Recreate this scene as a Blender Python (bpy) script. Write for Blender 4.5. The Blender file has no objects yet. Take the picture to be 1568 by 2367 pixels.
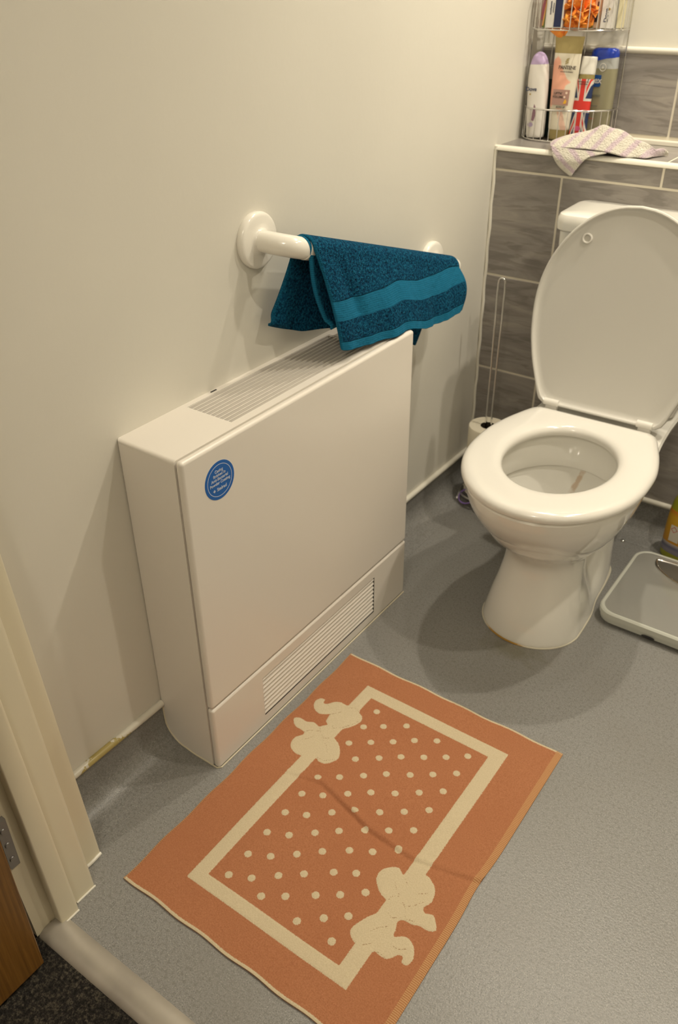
import bpy, bmesh, math, random
import numpy as np
from mathutils import Vector, Matrix

sc = bpy.context.scene
COL = sc.collection
PI = math.pi

# ------------------------------------------------------------------ camera
cam_d = bpy.data.cameras.new('camera')
cam = bpy.data.objects.new('camera', cam_d)
COL.objects.link(cam)
cam.location = (0.96031, -0.13946, 1.27575)
cam.rotation_mode = 'XYZ'
cam.rotation_euler = (0.997115, 0.008643, 0.619177)
cam_d.sensor_fit = 'VERTICAL'
cam_d.sensor_height = 24.0
cam_d.sensor_width = 24.0
cam_d.lens = 1949.22 * 24.0 / 2367.0
cam_d.clip_start = 0.02
cam_d.dof.use_dof = True
cam_d.dof.focus_distance = 1.25
cam_d.dof.aperture_fstop = 4.5
sc.camera = cam

# ------------------------------------------------------------------ world, lamps, exposure
w = bpy.data.worlds.new('world'); sc.world = w
w.use_nodes = True
w.node_tree.nodes['Background'].inputs[0].default_value = (1.0, 0.86, 0.66, 1)
w.node_tree.nodes['Background'].inputs[1].default_value = 0.02
sc.view_settings.view_transform = 'Standard'
sc.view_settings.look = 'None'
sc.view_settings.gamma = 1
sc.view_settings.exposure = 1.98
try: sc.view_settings.use_curve_mapping = False
except Exception: pass

WARM = (1.0, 0.905, 0.74)
def lamp(name, loc, power, radius, col=WARM, cone=0):
    l = bpy.data.lights.new(name, 'SPOT' if cone else 'POINT'); l.energy = power; l.shadow_soft_size = radius; l.color = col
    if cone: l.spot_size = math.radians(cone); l.spot_blend = 1.0
    o = bpy.data.objects.new(name, l); o.location = loc; COL.objects.link(o); return o
LZ = 2.28
lamp('ceiling_lamp', (0.36, 1.76, LZ), 11.0, 0.025, cone=140)
lamp('ceiling_lamp', (1.03, 1.74, LZ), 13.0, 0.025, cone=140)
lamp('ceiling_lamp', (1.32, 1.20, LZ), 10.0, 0.025, cone=140)
lamp('ceiling_lamp', (0.68, 1.52, LZ), 3.0, 0.025, cone=140)
lamp('hall_fill', (0.9, -0.75, 2.2), 6.0, 0.10)  # unseen fill light, added to lift the door end and heater side

# ------------------------------------------------------------------ dimensions
YB = 1.8487      # front face of the boxed-in tiled wall
Y2 = 2.065       # back wall behind the ledge
ZL = 0.913       # ledge height
ZT = 0.0985      # top of the coved skirting
HD, HH, HY0, HY1, HS = 0.1408, 0.6634, 0.601, 1.2622, 0.1532   # heater depth, height, ends, seam
ROOM_X, ROOM_Z = 1.75, 2.35
DOOR_Y0, DOOR_Y1 = 0.19, 0.349

# ------------------------------------------------------------------ material helpers
def mat(name, col, rough=0.5, metal=0.0, spec=0.5, coat=0.0, trans=0.0, alpha=1.0, sheen=0.0):
    m = bpy.data.materials.new(name); m.use_nodes = True
    b = m.node_tree.nodes['Principled BSDF']
    b.inputs['Base Color'].default_value = (*col, 1)
    b.inputs['Roughness'].default_value = rough
    b.inputs['Metallic'].default_value = metal
    b.inputs['Specular IOR Level'].default_value = spec
    b.inputs['Coat Weight'].default_value = coat
    b.inputs['Coat Roughness'].default_value = 0.08
    b.inputs['Transmission Weight'].default_value = trans
    b.inputs['Alpha'].default_value = alpha
    b.inputs['Sheen Weight'].default_value = sheen
    return m
class NT:
    def __init__(s, m): s.t = m.node_tree; s.b = s.t.nodes['Principled BSDF']
    def n(s, typ, **kw):
        nd = s.t.nodes.new(typ)
        for k, v in kw.items():
            if k.startswith('_'): setattr(nd, k[1:], v)
            else: nd.inputs[k.replace('__', ' ')].default_value = v
        return nd
    def l(s, a, b): s.t.links.new(a, b)
    def ramp(s, fac, stops):
        r = s.t.nodes.new('ShaderNodeValToRGB'); e = r.color_ramp.elements
        while len(e) < len(stops): e.new(0.5)
        for i, (p, c) in enumerate(stops):
            e[i].position = p; e[i].color = (*c, 1) if len(c) == 3 else c
        s.l(fac, r.inputs[0]); return r.outputs[0]
    def mix(s, fac, a, b):
        m = s.t.nodes.new('ShaderNodeMix'); m.data_type = 'RGBA'
        for v, i in ((fac, 0), (a, 6), (b, 7)):
            if isinstance(v, (int, float)): m.inputs[i].default_value = v
            elif isinstance(v, tuple): m.inputs[i].default_value = (*v, 1)
            else: s.l(v, m.inputs[i])
        return m.outputs[2]
    def math(s, op, a, b=None, c=None):
        m = s.t.nodes.new('ShaderNodeMath'); m.operation = op
        for i, v in enumerate((a, b, c)):
            if v is None: continue
            if isinstance(v, (int, float)): m.inputs[i].default_value = v
            else: s.l(v, m.inputs[i])
        return m.outputs[0]
    def obj(s): return s.t.nodes.new('ShaderNodeTexCoord').outputs['Object']
    def noise(s, vec, scale, detail=4, rough=0.5, dist=0.0):
        n = s.n('ShaderNodeTexNoise', Scale=scale, Detail=detail, Roughness=rough, Distortion=dist)
        s.l(vec, n.inputs['Vector']); return n.outputs['Fac']
    def scaled(s, vec, sx, sy, sz):
        m = s.n('ShaderNodeMapping'); m.inputs['Scale'].default_value = (sx, sy, sz); s.l(vec, m.inputs['Vector']); return m.outputs[0]
    def seps(s, v):
        q = s.n('ShaderNodeSeparateXYZ'); s.l(v, q.inputs[0]); return q.outputs
    def bump(s, h, strength, dist):
        b = s.n('ShaderNodeBump', Strength=strength, Distance=dist); s.l(h, b.inputs['Height']); s.l(b.outputs[0], s.b.inputs['Normal']); return b
    def base(s, c): s.l(c, s.b.inputs['Base Color'])

# ------------------------------------------------------------------ materials
def wall_paint():
    m = mat('wall_paint', (0.70, 0.675, 0.60), 0.42, spec=0.35); t = NT(m); v = t.obj()
    n = t.noise(v, 3.0, 3); t.base(t.mix(n, (0.66, 0.635, 0.565), (0.72, 0.695, 0.62)))
    t.bump(t.noise(v, 60, 4), 0.12, 0.002); return m
def floor_vinyl():
    m = mat('speckled_vinyl', (0.17, 0.17, 0.17), 0.38, spec=0.5); t = NT(m); v = t.obj()
    s1 = t.noise(v, 500, 2, 0.6); s2 = t.noise(v, 170, 3, 0.6); s3 = t.noise(v, 5, 3)
    c = t.ramp(s1, [(0.28, (0.110, 0.110, 0.106)), (0.42, (0.225, 0.223, 0.215)), (0.60, (0.276, 0.270, 0.256)), (0.74, (0.45, 0.43, 0.39))])
    c = t.mix(t.ramp(s2, [(0.35, (0.55,) * 3), (0.5, (0.0,) * 3)]), c, (0.155, 0.150, 0.138))
    c = t.mix(t.ramp(s3, [(0.40, (0,) * 3), (0.75, (0.35,) * 3)]), c, (0.205, 0.190, 0.165))
    X_, Y_, Z_ = t.seps(v)
    dx = t.math('SUBTRACT', X_, 0.455); dy = t.math('MULTIPLY', t.math('SUBTRACT', Y_, 1.225), 1.7)
    r_ = t.math('SQRT', t.math('ADD', t.math('MULTIPLY', dx, dx), t.math('MULTIPLY', dy, dy)))
    st = t.math('ADD', t.math('SUBTRACT', 1.0, t.math('MULTIPLY', r_, 9.0)), t.math('MULTIPLY', t.math('SUBTRACT', t.noise(v, 30, 3), 0.5), 1.2))
    c = t.mix(t.ramp(st, [(0.25, (0,) * 3), (0.9, (0.55,) * 3)]), c, (0.13, 0.115, 0.060))
    t.base(c)
    b = t.bump(t.noise(v, 260, 2), 0.35, 0.0012); return m
def tile_grey():
    m = mat('grey_stone_tile', (0.1, 0.09, 0.08), 0.33, spec=0.5); t = NT(m); v = t.obj()
    w1 = t.noise(t.scaled(v, 4, 4, 22), 1.0, 6, 0.62, 1.4)
    w2 = t.noise(t.scaled(v, 5, 5, 42), 1.0, 4, 0.55, 1.8)
    c = t.ramp(w1, [(0.26, (0.185, 0.168, 0.155)), (0.46, (0.255, 0.233, 0.215)), (0.53, (0.285, 0.262, 0.240)), (0.76, (0.38, 0.345, 0.305))])
    c = t.mix(t.ramp(w2, [(0.38, (0.5,) * 3), (0.46, (0,) * 3)]), c, (0.150, 0.135, 0.122))
    t.base(c); return m
def oak():
    m = mat('oak_veneer', (0.3, 0.15, 0.04), 0.38); t = NT(m); v = t.obj()
    g = t.noise(t.scaled(v, 30, 60, 1.6), 3.0, 6, 0.65, 0.4)
    t.base(t.ramp(g, [(0.30, (0.11, 0.048, 0.010)), (0.5, (0.19, 0.088, 0.017)), (0.72, (0.26, 0.125, 0.028))]))
    t.bump(g, 0.15, 0.001); return m
def carpet():
    m = mat('dark_carpet', (0.03, 0.028, 0.025), 0.95, spec=0.1); t = NT(m); v = t.obj()
    g = t.noise(v, 190, 4, 0.7); h = t.noise(v, 30, 3)
    c = t.ramp(g, [(0.30, (0.012, 0.011, 0.010)), (0.5, (0.040, 0.036, 0.032)), (0.68, (0.17, 0.145, 0.105))])
    t.base(t.mix(t.ramp(h, [(0.35, (0,) * 3), (0.65, (0.5,) * 3)]), c, (0.02, 0.018, 0.016)))
    t.bump(g, 1.0, 0.01); return m
def terry(name, dark, mid, light):
    m = mat(name, mid, 0.95, spec=0.1, sheen=0.0); t = NT(m)
    def attr(n):
        a_ = t.n('ShaderNodeAttribute'); a_.attribute_name = n; return a_.outputs['Fac']
    v = t.obj(); vd, uu = attr('vdist'), attr('uu')
    def step(x, edge, w=0.0012):       # smooth 0..1 as x passes edge
        q = t.math('DIVIDE', t.math('SUBTRACT', x, edge), w); m_ = t.t.nodes.new('ShaderNodeClamp'); t.l(q, m_.inputs[0]); return m_.outputs[0]
    lo = t.math('ADD', 0.060, t.math('MULTIPLY', uu, 0.006)); hi = t.math('ADD', 0.099, t.math('MULTIPLY', uu, 0.012))
    band = t.math('MULTIPLY', step(vd, lo), t.math('SUBTRACT', 1.0, step(vd, hi)))
    hem = t.math('SUBTRACT', 1.0, step(vd, 0.0175))
    fl = t.math('MAXIMUM', t.math('MAXIMUM', band, hem), attr('flat'))
    g = t.noise(v, 215, 2, 0.7); f = t.noise(v, 60, 3, 0.6)
    pile = t.ramp(g, [(0.30, dark), (0.48, mid), (0.66, light)])
    wv = t.math('SINE', t.math('MULTIPLY', vd, 1500.0))
    fc = t.mix(t.math('MULTIPLY', t.math('ADD', wv, 1.0), 0.22), tuple(min(1, c * 1.25) for c in light), mid)
    t.base(t.mix(fl, pile, fc))
    inv = t.math('SUBTRACT', 1.0, t.math('MULTIPLY', fl, 0.93))
    h = t.math('ADD', t.math('MULTIPLY', g, inv), t.math('MULTIPLY', f, 0.4))
    t.bump(h, 1.0, 0.008); return m

M = {}
M['paint'] = wall_paint(); M['vinyl'] = floor_vinyl(); M['tile'] = tile_grey(); M['oak'] = oak(); M['carpet'] = carpet()
M['grout'] = mat('pale_grout', (0.72, 0.67, 0.56), 0.8)
M['white_trim'] = mat('white_plastic_trim', (0.74, 0.71, 0.62), 0.35)
M['frame_paint'] = mat('white_gloss_paint', (0.68, 0.62, 0.47), 0.3)
M['ceiling'] = mat('ceiling_paint', (0.8, 0.78, 0.74), 0.8)
M['caulk'] = mat('cream_sealant', (0.62, 0.56, 0.42), 0.45)
M['powder'] = mat('powder_coated_casing', (0.745, 0.70, 0.635), 0.30, spec=0.5)
M['dark_gap'] = mat('dark_slot', (0.02, 0.018, 0.015), 0.8)
M['slat_dark'] = mat('grille_recess_grey', (0.22, 0.22, 0.21), 0.6)  # darker grey for the inside walls of the top grille opening
M['ceramic'] = mat('white_vitreous_china', (0.80, 0.78, 0.72), 0.10, coat=0.6)
M['seat'] = mat('white_seat_plastic', (0.76, 0.735, 0.68), 0.16, coat=0.3)
M['lid'] = mat('white_lid_plastic', (0.64, 0.62, 0.57), 0.25)
M['rail'] = mat('white_rail_plastic', (0.82, 0.79, 0.72), 0.16, coat=0.3)
M['chrome'] = mat('chrome', (0.72, 0.71, 0.69), 0.12, metal=1.0)
M['steel'] = mat('brushed_steel', (0.30, 0.29, 0.28), 0.45, metal=0.8)
M['water'] = mat('toilet_water', (0.45, 0.43, 0.40), 0.03)
M['paper'] = mat('tissue_paper', (0.80, 0.74, 0.60), 0.9)
M['card'] = mat('cardboard_core', (0.06, 0.045, 0.03), 0.9)
M['purple'] = mat('purple_plastic', (0.28, 0.17, 0.50), 0.35)
M['black'] = mat('black_plastic', (0.015, 0.014, 0.014), 0.4)
M['blue_sticker'] = mat('blue_sticker', (0.012, 0.115, 0.42), 0.35)
M['sticker_white'] = mat('sticker_white_ink', (0.50, 0.55, 0.66), 0.5)
M['teal'] = terry('teal_terry', (0.0005, 0.013, 0.034), (0.002, 0.052, 0.118), (0.010, 0.120, 0.215))
def plain(name, col, rough=0.4, **k):
    if name not in M: M[name] = mat(name, col, rough, **k)
    return M[name]

# ------------------------------------------------------------------ mesh helpers
def weighted(o):
    m = o.modifiers.new('weighted', 'WEIGHTED_NORMAL'); m.mode = 'FACE_AREA'; m.weight = 100; m.keep_sharp = True; return o
def setp(o, label=None, cat=None, group=None, kind=None):
    if label: o['label'] = label
    if cat: o['category'] = cat
    if group: o['group'] = group
    if kind: o['kind'] = kind
    return o
def empty(name, loc, rz=0.0, **k):
    o = bpy.data.objects.new(name, None); o.location = loc; o.rotation_euler = (0, 0, rz); o.empty_display_size = 0.05
    COL.objects.link(o); return setp(o, **k)
def link(name, me, mats, parent=None, smooth=True, **k):
    o = bpy.data.objects.new(name, me)
    for m in (mats if isinstance(mats, (list, tuple)) else [mats]): me.materials.append(m)
    if smooth:
        me.shade_smooth()
        try: me.set_sharp_from_angle(angle=math.radians(38))
        except Exception: pass
    COL.objects.link(o)
    if parent: o.parent = parent
    return setp(o, **k)
class MB:
    def __init__(s): s.bm = bmesh.new()
    def tag(s, faces, mi):
        for f in faces: f.material_index = mi
    def box(s, x0, x1, y0, y1, z0, z1, mi=0, bev=0.0, seg=2):
        r = bmesh.ops.create_cube(s.bm, size=1.0); vs = r['verts']
        for v in vs: v.co = Vector(((x0 + x1) / 2 + v.co.x * (x1 - x0), (y0 + y1) / 2 + v.co.y * (y1 - y0), (z0 + z1) / 2 + v.co.z * (z1 - z0)))
        fs = set(f for v in vs for f in v.link_faces)
        s.tag(fs, mi)
        if bev:
            es = set(e for v in vs for e in v.link_edges)
            rr = bmesh.ops.bevel(s.bm, geom=list(es), offset=bev, segments=seg, profile=0.5, affect='EDGES')
            s.tag(rr['faces'], mi)
        return s
    def loft(s, rings, cap0=True, cap1=True, closed=True, loop=False, mi=0, uv=None):
        vs = [[s.bm.verts.new(p) for p in r] for r in rings]
        n = len(rings[0]); R = len(rings)
        for i in range(R if loop else R - 1):
            a, b = vs[i], vs[(i + 1) % R]
            for j in range(n if closed else n - 1):
                k = (j + 1) % n
                try: f = s.bm.faces.new((a[j], a[k], b[k], b[j])); f.material_index = mi
                except ValueError: pass
        if cap0 and closed: f = s.bm.faces.new(list(reversed(vs[0]))); f.material_index = mi
        if cap1 and closed: f = s.bm.faces.new(vs[-1]); f.material_index = mi
        return vs
    def tube(s, pts, r, n=16, cap=True, mi=0, loop=False):
        pts = [Vector(p) for p in pts]; rings = []; N = len(pts)
        up = None
        for i, p in enumerate(pts):
            a = pts[(i - 1) % N] if (i > 0 or loop) else p; b = pts[(i + 1) % N] if (i < N - 1 or loop) else p
            t = (b - a).normalized()
            if up is None: up = Vector((0, 0, 1)) if abs(t.z) < 0.9 else Vector((1, 0, 0))
            u = (up - t * up.dot(t)).normalized(); up = u; v = t.cross(u)
            rr = r[i] if isinstance(r, (list, tuple)) else r
            rings.append([p + (u * math.cos(q) + v * math.sin(q)) * rr for q in [2 * PI * k / n for k in range(n)]])
        s.loft(rings, cap and not loop, cap and not loop, loop=loop, mi=mi); return s
    def lathe(s, prof, c=(0, 0, 0), n=32, mi=0, axis='z', sx=1.0, sy=1.0):
        rings = []
        for r, z in prof:
            ring = []
            for k in range(n):
                q = 2 * PI * k / n; a, b = r * math.cos(q) * sx, r * math.sin(q) * sy
                p = {'z': (a, b, z), 'x': (z, a, b), 'y': (b, z, a)}[axis]
                ring.append(Vector(c) + Vector(p))
            rings.append(ring)
        s.loft(rings, mi=mi); return s
    def prism(s, poly, lo, hi, axis='z', mi=0):
        def P(a, b, c): return {'z': (a, b, c), 'y': (a, c, b), 'x': (c, a, b)}[axis]
        s.loft([[P(a, b, lo) for a, b in poly], [P(a, b, hi) for a, b in poly]], mi=mi); return s
    def xf(s, m): bmesh.ops.transform(s.bm, matrix=m, verts=s.bm.verts); return s
    def done(s, name, mats, parent=None, smooth=True, **k):
        bmesh.ops.recalc_face_normals(s.bm, faces=s.bm.faces)
        me = bpy.data.meshes.new(name); s.bm.to_mesh(me); s.bm.free()
        return link(name, me, mats, parent, smooth, **k)
def crom(pts, n):
    P = [np.array(p, float) for p in pts]; out = []
    for i in range(len(P) - 1):
        p0 = P[i - 1] if i else 2 * P[0] - P[1]; p1, p2 = P[i], P[i + 1]; p3 = P[i + 2] if i + 2 < len(P) else 2 * P[-1] - P[-2]
        for k in range(n):
            t = k / n
            out.append(0.5 * ((2 * p1) + (-p0 + p2) * t + (2 * p0 - 5 * p1 + 4 * p2 - p3) * t * t + (-p0 + 3 * p1 - 3 * p2 + p3) * t ** 3))
    out.append(P[-1]); return out
def cromclosed(pts, n):
    P = [np.array(p, float) for p in pts]; N = len(P); out = []
    for i in range(N):
        p0, p1, p2, p3 = P[i - 1], P[i], P[(i + 1) % N], P[(i + 2) % N]
        for k in range(n):
            t = k / n
            out.append(0.5 * ((2 * p1) + (-p0 + p2) * t + (2 * p0 - 5 * p1 + 4 * p2 - p3) * t * t + (-p0 + 3 * p1 - 3 * p2 + p3) * t ** 3))
    return out
def words(name, lines, mats, parent, mtx, extrude=0.00015, align='CENTER', **k):
    """lines: (text, x, y, size[, xscale]) in the plane; joined into ONE mesh of lettering"""
    bm = bmesh.new()
    for ln in lines:
        txt, x, y, sz = ln[:4]
        cu = bpy.data.curves.new('lettering', 'FONT'); cu.body = txt; cu.size = sz; cu.align_x = align; cu.extrude = extrude; cu.offset = sz * 0.02
        if len(ln) > 4: cu.space_character = ln[4]
        o = bpy.data.objects.new('lettering', cu); COL.objects.link(o)
        dg = bpy.context.evaluated_depsgraph_get()
        me = bpy.data.meshes.new_from_object(o.evaluated_get(dg))
        me.transform(Matrix.Translation((x, y, 0)))
        bm.from_mesh(me)
        bpy.data.objects.remove(o); bpy.data.meshes.remove(me); bpy.data.curves.remove(cu)
    bm.transform(mtx)
    me = bpy.data.meshes.new(name); bm.to_mesh(me); bm.free()
    me.materials.clear()
    return link(name, me, mats, parent, False, **k)
def plane_mtx(o, right, up):
    r = Vector(right).normalized(); u = Vector(up); n = r.cross(u).normalized(); u = n.cross(r)
    return Matrix(((r.x, u.x, n.x, o[0]), (r.y, u.y, n.y, o[1]), (r.z, u.z, n.z, o[2]), (0, 0, 0, 1)))
def patch(outline, name, m, parent, mtx, t=0.0002, **k):
    b = MB(); b.prism(outline, 0, t); b.xf(mtx); return b.done(name, m, parent, False, **k)
def disc(cx, cy, rx, ry=None, n=40):
    ry = ry or rx; return [(cx + rx * math.cos(2 * PI * k / n), cy + ry * math.sin(2 * PI * k / n)) for k in range(n)]
MAT_DOTS = [[0.3065,0.8912],[0.3074,0.842],[0.339,0.8661],[0.3759,0.8938],[0.3073,0.7913],[0.3411,0.8177],[0.3758,0.8439],[0.4084,0.8704],[0.4452,0.8943],[0.3401,0.7658],[0.3756,0.7941],[0.4085,0.8207],[0.445,0.8445],[0.4798,0.8689],[0.5123,0.8952],[0.3076,0.6896],[0.3403,0.7134],[0.3751,0.742],[0.4078,0.77],[0.4452,0.7937],[0.4798,0.8188],[0.5148,0.8467],[0.3053,0.6434],[0.3392,0.6624],[0.3745,0.6912],[0.4073,0.7183],[0.4448,0.7422],[0.4797,0.7691],[0.5144,0.7966],[0.3057,0.5939],[0.3404,0.6115],[0.3743,0.6421],[0.4064,0.6685],[0.4439,0.6918],[0.4792,0.7181],[0.514,0.7464],[0.3055,0.5432],[0.3403,0.5611],[0.3746,0.5911],[0.4069,0.6181],[0.4428,0.6456],[0.4779,0.6688],[0.5132,0.6943],[0.3063,0.4913],[0.3407,0.51],[0.3746,0.5394],[0.4072,0.5685],[0.4443,0.5967],[0.4783,0.6171],[0.5122,0.6459],[0.3056,0.4428],[0.341,0.4598],[0.3746,0.4894],[0.4074,0.5164],[0.4465,0.5473],[0.4786,0.5672],[0.3751,0.444],[0.4075,0.4668],[0.4465,0.4968],[0.479,0.5203],[0.5106,0.5476],[0.4487,0.4442],[0.4807,0.4728],[0.511,0.4978],[0.5135,0.4489]]
MAT_BOW_A = [[0.2463,0.8703],[0.2331,0.8706],[0.2208,0.8646],[0.214,0.8541],[0.2064,0.8482],[0.2014,0.8517],[0.2007,0.8577],[0.1923,0.8576],[0.1864,0.8493],[0.1872,0.8385],[0.1966,0.826],[0.2106,0.82],[0.2222,0.8235],[0.2323,0.8306],[0.2345,0.8212],[0.2373,0.8109],[0.2456,0.806],[0.2386,0.7981],[0.2339,0.7918],[0.2195,0.7954],[0.2095,0.7899],[0.2026,0.7881],[0.1887,0.7891],[0.1794,0.7826],[0.1841,0.7736],[0.1948,0.7659],[0.207,0.7654],[0.2176,0.7639],[0.2205,0.757],[0.2121,0.7438],[0.2134,0.7286],[0.22,0.7188],[0.2317,0.7128],[0.2456,0.7126],[0.2741,0.7257],[0.284,0.7215],[0.2982,0.7232],[0.3087,0.7361],[0.3123,0.7496],[0.3038,0.7662],[0.2899,0.7794],[0.2748,0.7862],[0.2752,0.7983],[0.2741,0.8095],[0.2835,0.8221],[0.2924,0.8388],[0.2952,0.853],[0.2896,0.8629],[0.2792,0.8681],[0.2734,0.8766]]
MAT_BOW_B = [[0.548,0.6114],[0.541,0.6117],[0.5314,0.6173],[0.52,0.6111],[0.5114,0.6005],[0.5086,0.5907],[0.5111,0.5785],[0.5204,0.5679],[0.5339,0.5589],[0.5462,0.556],[0.5479,0.5441],[0.5456,0.5295],[0.5371,0.5156],[0.5314,0.502],[0.5265,0.4876],[0.5288,0.4768],[0.5394,0.469],[0.5488,0.468],[0.5728,0.4686],[0.5764,0.4741],[0.5855,0.4731],[0.5965,0.4735],[0.6035,0.48],[0.6087,0.4895],[0.6167,0.4922],[0.6192,0.4837],[0.624,0.4828],[0.6287,0.484],[0.632,0.4942],[0.6282,0.5062],[0.6209,0.5159],[0.6098,0.5216],[0.5996,0.5198],[0.5914,0.5125],[0.5868,0.513],[0.5843,0.5237],[0.5806,0.5319],[0.5808,0.5384],[0.5878,0.5434],[0.6002,0.5442],[0.6128,0.5492],[0.628,0.5498],[0.6375,0.5573],[0.6303,0.5686],[0.6203,0.5774],[0.6089,0.5725],[0.6037,0.5753],[0.6018,0.5821],[0.6076,0.5943],[0.604,0.6117],[0.598,0.6209],[0.5882,0.6276],[0.5741,0.6315]]
MAT_STITCH_A = [[[0.2505,0.8643],[0.2684,0.8737],[0.2852,0.866]],[[0.2323,0.829],[0.2402,0.8376],[0.2497,0.8505]],[[0.2517,0.8119],[0.2598,0.8039],[0.2744,0.8156],[0.2854,0.8324],[0.2921,0.8493]],[[0.2184,0.7629],[0.2245,0.7732],[0.2412,0.7819]],[[0.2233,0.7414],[0.237,0.7568],[0.2402,0.7679]],[[0.2347,0.7939],[0.2479,0.7792],[0.2596,0.7727],[0.2702,0.7801]],[[0.2566,0.7705],[0.2754,0.7605],[0.2865,0.7484]],[[0.2771,0.7277],[0.2928,0.7276],[0.309,0.7418]],[[0.2124,0.8498],[0.231,0.8438]]]
MAT_STITCH_B = [[[0.5487,0.6067],[0.562,0.5972]],[[0.5413,0.5895],[0.554,0.5765],[0.5603,0.5759]],[[0.5483,0.5574],[0.5487,0.566],[0.558,0.5726]],[[0.5795,0.5927],[0.5956,0.6049]],[[0.5761,0.5623],[0.5879,0.5739],[0.5964,0.5864]],[[0.5657,0.5697],[0.5771,0.563],[0.5875,0.5463],[0.6049,0.5506]],[[0.5598,0.5395],[0.5687,0.5346],[0.5804,0.5437]],[[0.5537,0.4974],[0.5598,0.5079],[0.5713,0.5192]],[[0.5563,0.4719],[0.5677,0.4829]],[[0.5925,0.4974],[0.6042,0.4966],[0.6184,0.5074]],[[0.5783,0.4754],[0.5958,0.4745]]]

# ================================================================== THE SETTING
def structure(b, name, m, smooth=False, **k): return b.done(name, m, None, smooth, kind='structure', **k)
b = MB(); b.box(0.0, ROOM_X, 0.222, Y2, -0.03, 0.0); structure(b, 'floor', M['vinyl'])
b = MB(); b.box(-0.9, 2.3, -1.3, 0.197, -0.03, -0.003); structure(b, 'floor_hallway', M['carpet'])
b = MB(); b.box(-0.1, 0.0, DOOR_Y1 - 0.15, Y2, 0.0, ROOM_Z); structure(b, 'wall_left', M['paint'])
b = MB(); b.box(ROOM_X, ROOM_X + 0.1, DOOR_Y0, Y2, 0.0, ROOM_Z); structure(b, 'wall_right', M['paint'])
b = MB(); b.box(-0.9, 2.3, -1.3, Y2 + 0.1, ROOM_Z, ROOM_Z + 0.05); structure(b, 'ceiling', M['ceiling'])
# door wall with its opening
b = MB(); b.box(-0.1, 0.0, DOOR_Y0 + 0.003, DOOR_Y1 - 0.002, 0, ROOM_Z); b.box(0.0, 0.09, DOOR_Y0 + 0.003, DOOR_Y1 - 0.002, 2.05, ROOM_Z); b.box(1.02, ROOM_X, DOOR_Y0, DOOR_Y1, 0, ROOM_Z); b.box(0.094, 1.02, DOOR_Y0, DOOR_Y1, 2.05, ROOM_Z)
b.box(-0.9, -0.1, DOOR_Y0 - 0.1, DOOR_Y0, 0, ROOM_Z); b.box(ROOM_X, 2.3, DOOR_Y0 - 0.1, DOOR_Y0, 0, ROOM_Z)
structure(b, 'wall_door', M['paint'])
b = MB(); b.box(-0.9, 2.3, -1.4, -1.3, 0, ROOM_Z); b.box(-1.0, -0.9, -1.3, DOOR_Y0, 0, ROOM_Z); b.box(2.3, 2.4, -1.3, DOOR_Y0, 0, ROOM_Z); structure(b, 'wall_hallway', M['paint'])
# upper back wall: paint above a half-height tiled band
b = MB(); b.box(0, ROOM_X, Y2 + 0.009, Y2 + 0.1, 0, ROOM_Z, 0); b.box(0, ROOM_X, Y2 + 0.002, Y2 + 0.009, ZL, 1.112, 1)
G = 0.0028
def tiles(b, xs, z0, z1, y, t=0.006, mi=2):
    for x0, x1 in zip(xs[:-1], xs[1:]):
        b.box(x0 + G, x1 - G, y, y + t, z0 + G, z1 - G, mi, bev=0.0007, seg=1)
tiles(b, [0.0, 0.341, 0.799, 1.257, ROOM_X], ZL + 0.016, 1.104, Y2)
b.box(0, ROOM_X, Y2 - 0.012, Y2 + 0.003, ZL, ZL + 0.011, 3, bev=0.002)
structure(b, 'wall_back', [M['paint'], M['grout'], M['tile'], M['white_trim']])
b = MB(); b.tube([(0.0, Y2 + 0.002, 1.109), (ROOM_X, Y2 + 0.002, 1.109)], 0.0065, 12); structure(b, 'trim_1', M['white_trim'], True)
# boxed-in lower wall carrying the ledge
b = MB(); b.box(0, ROOM_X, YB + 0.0015, Y2, 0, ZL - 0.002, 0)
W_ = 0.458
TR = [0.0956, 0.3506, 0.6056, 0.8606, ZL - 0.008]
A = [0.0, 0.406, 0.864, 1.322, ROOM_X]; B2 = [0.0, 0.177, 0.635, 1.093, 1.551, ROOM_X]
tiles(b, B2, -0.02, TR[0], YB, mi=1); tiles(b, B2, TR[0], TR[1], YB, mi=1); tiles(b, A, TR[1], TR[2], YB, mi=1)
tiles(b, B2, TR[2], TR[3], YB, mi=1); tiles(b, A, TR[3], TR[4], YB, mi=1)
for x0, x1 in ((0.0, 0.406), (0.406, 0.864), (0.864, 1.322), (1.322, ROOM_X)):
    b.box(x0 + G, x1 - G, YB + 0.004, Y2 - 0.012, ZL - 0.006, ZL, 1, bev=0.0007, seg=1)
structure(b, 'wall_ledge', [M['grout'], M['tile']])
b = MB()
prof = [(YB + 0.006, ZL + 0.002)] + [(YB + 0.005 - 0.010 * math.sin(q), ZL - 0.008 + 0.010 * math.cos(q)) for q in [PI / 2 * k / 6 for k in range(7)]] + [(YB + 0.006, ZL - 0.009)]
b.loft([[(x, y, z) for y, z in prof] for x in (0.0, ROOM_X)]); structure(b, 'trim_2', M['white_trim'], True)
# painted sealant strip in the corner of the two walls
b = MB(); pts = [(0.0035 + 0.0012 * math.sin(k * 1.7), YB - 0.001, ZT + k * (ZL - ZT) / 30) for k in range(31)]
b.tube(pts, 0.0042, 8); structure(b, 'trim_3', M['white_trim'], True)
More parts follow.
